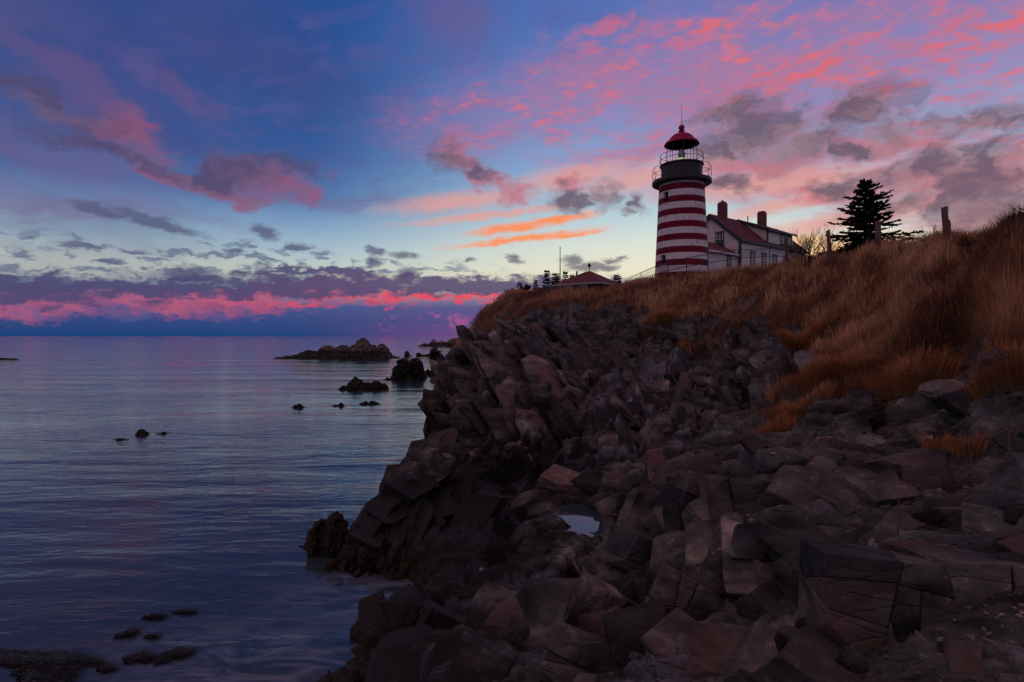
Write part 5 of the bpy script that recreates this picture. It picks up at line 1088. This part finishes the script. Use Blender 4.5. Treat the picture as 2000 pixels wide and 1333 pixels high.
# ================================================================== rocks in the sea
def mound(name, label, px, base, wpx, peaks, depth=.6, seed=0, mat='rock', cat='rock', group=None, detail=1.0, n=90, amp=1.0):
    """peaks: (offset -1..1 across, height px, half width -1..1, power)"""
    Y = EYE * F / (base - HOR); x0 = (px - 1000) / F * Y; W = wpx / F * Y / 2; D = W * depth; u = np.linspace(-1.25, 1.25, n); v = np.linspace(-1.3, 1.3, int(n * .7)); U, Vv = np.meshgrid(u, v, indexing='ij')
    Z = np.full(U.shape, -.25 * W * .3)
    for (c_, hpx, hw_, *pw) in peaks:
        Hh_ = hpx / F * Y; d = np.sqrt(((U - c_) / hw_) ** 2 + (Vv + .1 * c_) ** 2); Z = np.maximum(Z, Hh_ * (1.15 - np.clip(d, 0, 1.4) ** (pw[0] if pw else 1.5) * 1.15))
    P = np.stack([U * W, Vv * D, Z], -1).reshape(-1, 3).astype(np.float32); sc = max(.12, min(1.0, W / 4)) * detail
    Q = P / sc + np.array([seed * 13.7, seed * 5.1, 0], np.float32)
    f_ = fracture(Q, np.full(len(Q), .5 if seed % 2 else 0.1, np.float32)) * sc
    gz = np.gradient(Z.reshape(U.shape)); nx = -gz[0] / (W * (u[1] - u[0])); ny = -gz[1] / (D * (v[1] - v[0])); nn = np.stack([nx, ny, np.ones_like(nx)], -1); nn /= np.linalg.norm(nn, axis=-1, keepdims=True)
    P2 = P + nn.reshape(-1, 3) * f_[:, None] * 1.1 * amp
    me_ = grid_mesh(name, P2, len(u), len(v), {'tint': np.clip(.5 + f_, 0, 1)}, P2[:, 2] > -.15 * W * .3 - .05)
    o = link(name, me_, M[mat]); o.location = (x0, Y + D * .4, 0); tag(o, label, cat, group)
    return o
sg_ = 'dark rocks standing in the sea'
mound('sea_rock', 'largest rocky islet, humped and dark, far out near the horizon', 662, 700, 205, [(.42, 34, .30), (.02, 22, .30), (-.3, 22, .28), (.78, 24, .2), (-.62, 12, .35), (-.9, 4, .3), (.6, 10, .5), (.22, 22, .12), (-.14, 18, .1), (.62, 24, .1)], .5, 1, group=sg_, detail=.45, amp=2.0)
mound('sea_rock', 'square ragged rock standing in the water beside the cliff', 800, 741, 74, [(.25, 36, .55, 3.5), (-.45, 30, .5, 3.2)], .7, 2, group=sg_, detail=.9)
mound('sea_rock', 'low peaked rock in front of the square rock', 704, 761, 92, [(-.25, 19, .45), (.2, 11, .5), (.65, 13, .4), (-.75, 6, .3)], .5, 3, group=sg_)
mound('sea_rock', 'small dark rock awash, leftmost of three in a line', 582, 797, 26, [(.1, 7, .6), (-.5, 3, .5)], .5, 4, group=sg_, n=40)
mound('sea_rock', 'small dark rock awash, middle of three in a line', 662, 794, 28, [(.2, 6, .6), (-.4, 3, .6)], .5, 5, group=sg_, n=40)
mound('sea_rock', 'thin dark rock awash, rightmost of three in a line', 722, 790, 34, [(.2, 4, .7), (-.6, 2, .5)], .5, 6, group=sg_, n=40)
mound('sea_rock', 'small pointed rock alone in open water at left', 275, 850, 32, [(0, 9, .8)], .6, 7, group=sg_, n=40)
mound('sea_rock', 'tiny rock just right of the pointed one', 318, 848, 18, [(0, 4, .8)], .6, 8, group=sg_, n=30)
mound('sea_rock', 'flat sliver of rock just left of the pointed one', 232, 860, 24, [(0, 3, .9)], .6, 9, group=sg_, n=30)
mound('sea_rock', 'rounded block at the foot of the far grassy slope', 851, 704, 32, [(-.3, 22, .6, 2.5), (.5, 15, .5)], .8, 10, group=sg_, n=50)
mound('sea_rock', 'low dark ledges reaching out from the far point', 862, 677, 96, [(.55, 14, .5, 2.5), (-.35, 12, .25), (.0, 10, .4), (-.7, 5, .3), (.85, 12, .4)], .5, 11, group=sg_)
mound('sea_rock', 'flat skerry on the far left edge of the sea', 8, 703, 44, [(0, 3, .9)], .5, 12, group=sg_, n=40)
mound('sea_rock', 'low rocks between the square rock and the cliff', 842, 733, 40, [(.3, 18, .6), (-.4, 9, .5)], .8, 13, group=sg_, n=50)
mound('sea_rock', 'long low gravel bar joining the islet to the shore', 806, 697, 90, [(.1, 4, 1.0), (.7, 5, .6)], .25, 14, group=sg_, n=60)
mound('sea_rock', 'weed-covered rock at the tip of the near promontory', 640, 1082, 118, [(.2, 66, .55, 2.2), (-.35, 52, .5, 2.2), (.75, 40, .4)], .8, 15, mat='weed', group=sg_, n=80)
mound('sea_rock', 'low weed-draped ledge at the foot of the near promontory', 712, 1116, 130, [(.3, 34, .6, 2), (-.4, 22, .5, 2), (-.8, 10, .4, 2)], .6, 16, mat='weed', group=sg_, n=80)
# drifting and clinging rockweed
def weed_mat(px, base, wpx, depth, n, label, seed, hpx=4):
    r2 = np.random.default_rng(seed); Y = EYE * F / (base - HOR); x0 = (px - 1000) / F * Y; W = wpx / F * Y / 2; D = depth
    root = empty('rockweed', (x0, Y, 0)); tag(root, label, 'seaweed', 'dark rockweed awash in the shallows')
    k = 26; ring = []; mb_ = MB(); zt_ = hpx / F * Y
    layers = [(1.0, -.06), (.8, zt_ * .35), (.5, zt_ * .8), (.15, zt_)]; ph_ = r2.uniform(0, 6.28, 3); th_ = np.arange(k) * 2 * np.pi / k; rs = np.clip(.75 + .28 * np.sin(2 * th_ + ph_[0]) + .22 * np.sin(3 * th_ + ph_[1]) + .16 * np.sin(5 * th_ + ph_[2]) + r2.uniform(-.12, .12, k), .2, 1.3)
    for (q, z) in layers:
        for i in range(k): a = 2 * math.pi * i / k; mb_.v.append((math.cos(a) * W * q * rs[i], math.sin(a) * D * q * rs[i], z + float(r2.normal(0, zt_ * .12))))
    for l in range(3):
        for i in range(k): mb_.f.append((l*k + i, l*k + (i+1) % k, (l+1)*k + (i+1) % k, (l+1)*k + i))
    mb_.f.append(tuple(3*k + i for i in range(k))); mb_.build('mat', M['weed'], root)
    a = r2.uniform(0, 6.28, n); d = np.sqrt(r2.random(n)); rr_ = np.interp(a, th_, rs); X, Yy = np.cos(a) * d * W * rr_, np.sin(a) * d * D * rr_; zz_ = zt_ * np.clip(1.05 - d, 0, 1) + .01
    lean = np.array([[1.5, .55]]) + r2.normal(0, .8, (n, 2))
    link('fronds', blades_mesh('fronds', np.stack([X, Yy, zz_], 1), r2.uniform(.02, .055, n), np.full(n, .020), lean * 2.6, r2.random(n)), M['weed'], root)
weed_mat(85, 1302, 290, .75, 3400, 'largest rockweed bed, filling the bottom left corner', 1, 8)
weed_mat(268, 1288, 66, .28, 800, 'dark rockweed clump left of the round one, lower row', 2)
weed_mat(335, 1282, 62, .38, 900, 'rounded rockweed clump at the right of the lower row', 3)
weed_mat(246, 1240, 40, .2, 500, 'small rockweed clump above the lower row', 4)
weed_mat(296, 1208, 56, .10, 400, 'narrow rockweed streak, left of the upper two', 5, 4)
weed_mat(355, 1198, 52, .07, 350, 'narrow rockweed streak, right of the upper two', 6, 3)
weed_mat(292, 1246, 34, .07, 250, 'thin rockweed strip between the clumps and streaks', 7, 3)
weed_mat(203, 1310, 40, .16, 300, 'short rockweed strip right of the largest bed', 8, 4)

# ================================================================== boulders one could lift away
def boulder(px, base, Y, wpx, hpx, seed, label, roundness=2, flat=False):
    r2 = random.Random(seed); W = wpx / F * Y; Hh_ = hpx / F * Y
    bm = bmesh.new()
    for i in range(26):
        p = Vector((r2.gauss(0, 1), r2.gauss(0, 1), r2.gauss(0, 1))).normalized(); m_ = max(abs(p.x), abs(p.y), abs(p.z)); p = p.lerp(p / m_, .45); bm.verts.new((p.x * W * .5, p.y * W * .42, p.z * Hh_ * .62))
    res = bmesh.ops.convex_hull(bm, input=bm.verts[:]); bmesh.ops.delete(bm, geom=[e for e in res['geom_interior'] if isinstance(e, bmesh.types.BMVert)], context='VERTS')
    bmesh.ops.bevel(bm, geom=bm.edges[:], offset=min(W, Hh_) * .05 * roundness, segments=2, affect='EDGES')
    me_ = bpy.data.meshes.new('boulder'); bm.to_mesh(me_); bm.free(); o = link('boulder', me_, M['rock']); b_ = at(px, base, Y); o.location = (b_.x, b_.y, ground(b_.x, b_.y) + Hh_ * .22); o.rotation_euler = (r2.uniform(-.1, .1), r2.uniform(-.15, .15), r2.uniform(0, 3)); tag(o, label, 'boulder', 'loose boulders')
boulder(1625, 832, 13.4, 90, 46, 1, 'smooth pale domed boulder below the orange tussock')
boulder(1680, 842, 12.6, 96, 40, 2, 'broad flat-backed boulder right of the smooth domed one')
boulder(1860, 775, 11.4, 120, 50, 3, 'pale stacked boulder under the grass, left of the green-grey slabs')
boulder(1305, 858, 23.5, 24, 12, 4, 'small round yellowish stone in the wet gully')
boulder(1442, 912, 10.8, 74, 26, 5, 'dark loaf-shaped boulder on the ledge edge, left end')
boulder(1580, 905, 10.3, 60, 28, 6, 'squarish boulder lying on the middle of the ledge edge')
boulder(1960, 790, 10.2, 90, 60, 7, 'dark angular boulder at the right edge under the golden tuft', 1)
boulder(1210, 960, 15.2, 70, 40, 8, 'reddish boulder behind the largest tide pool', 1)
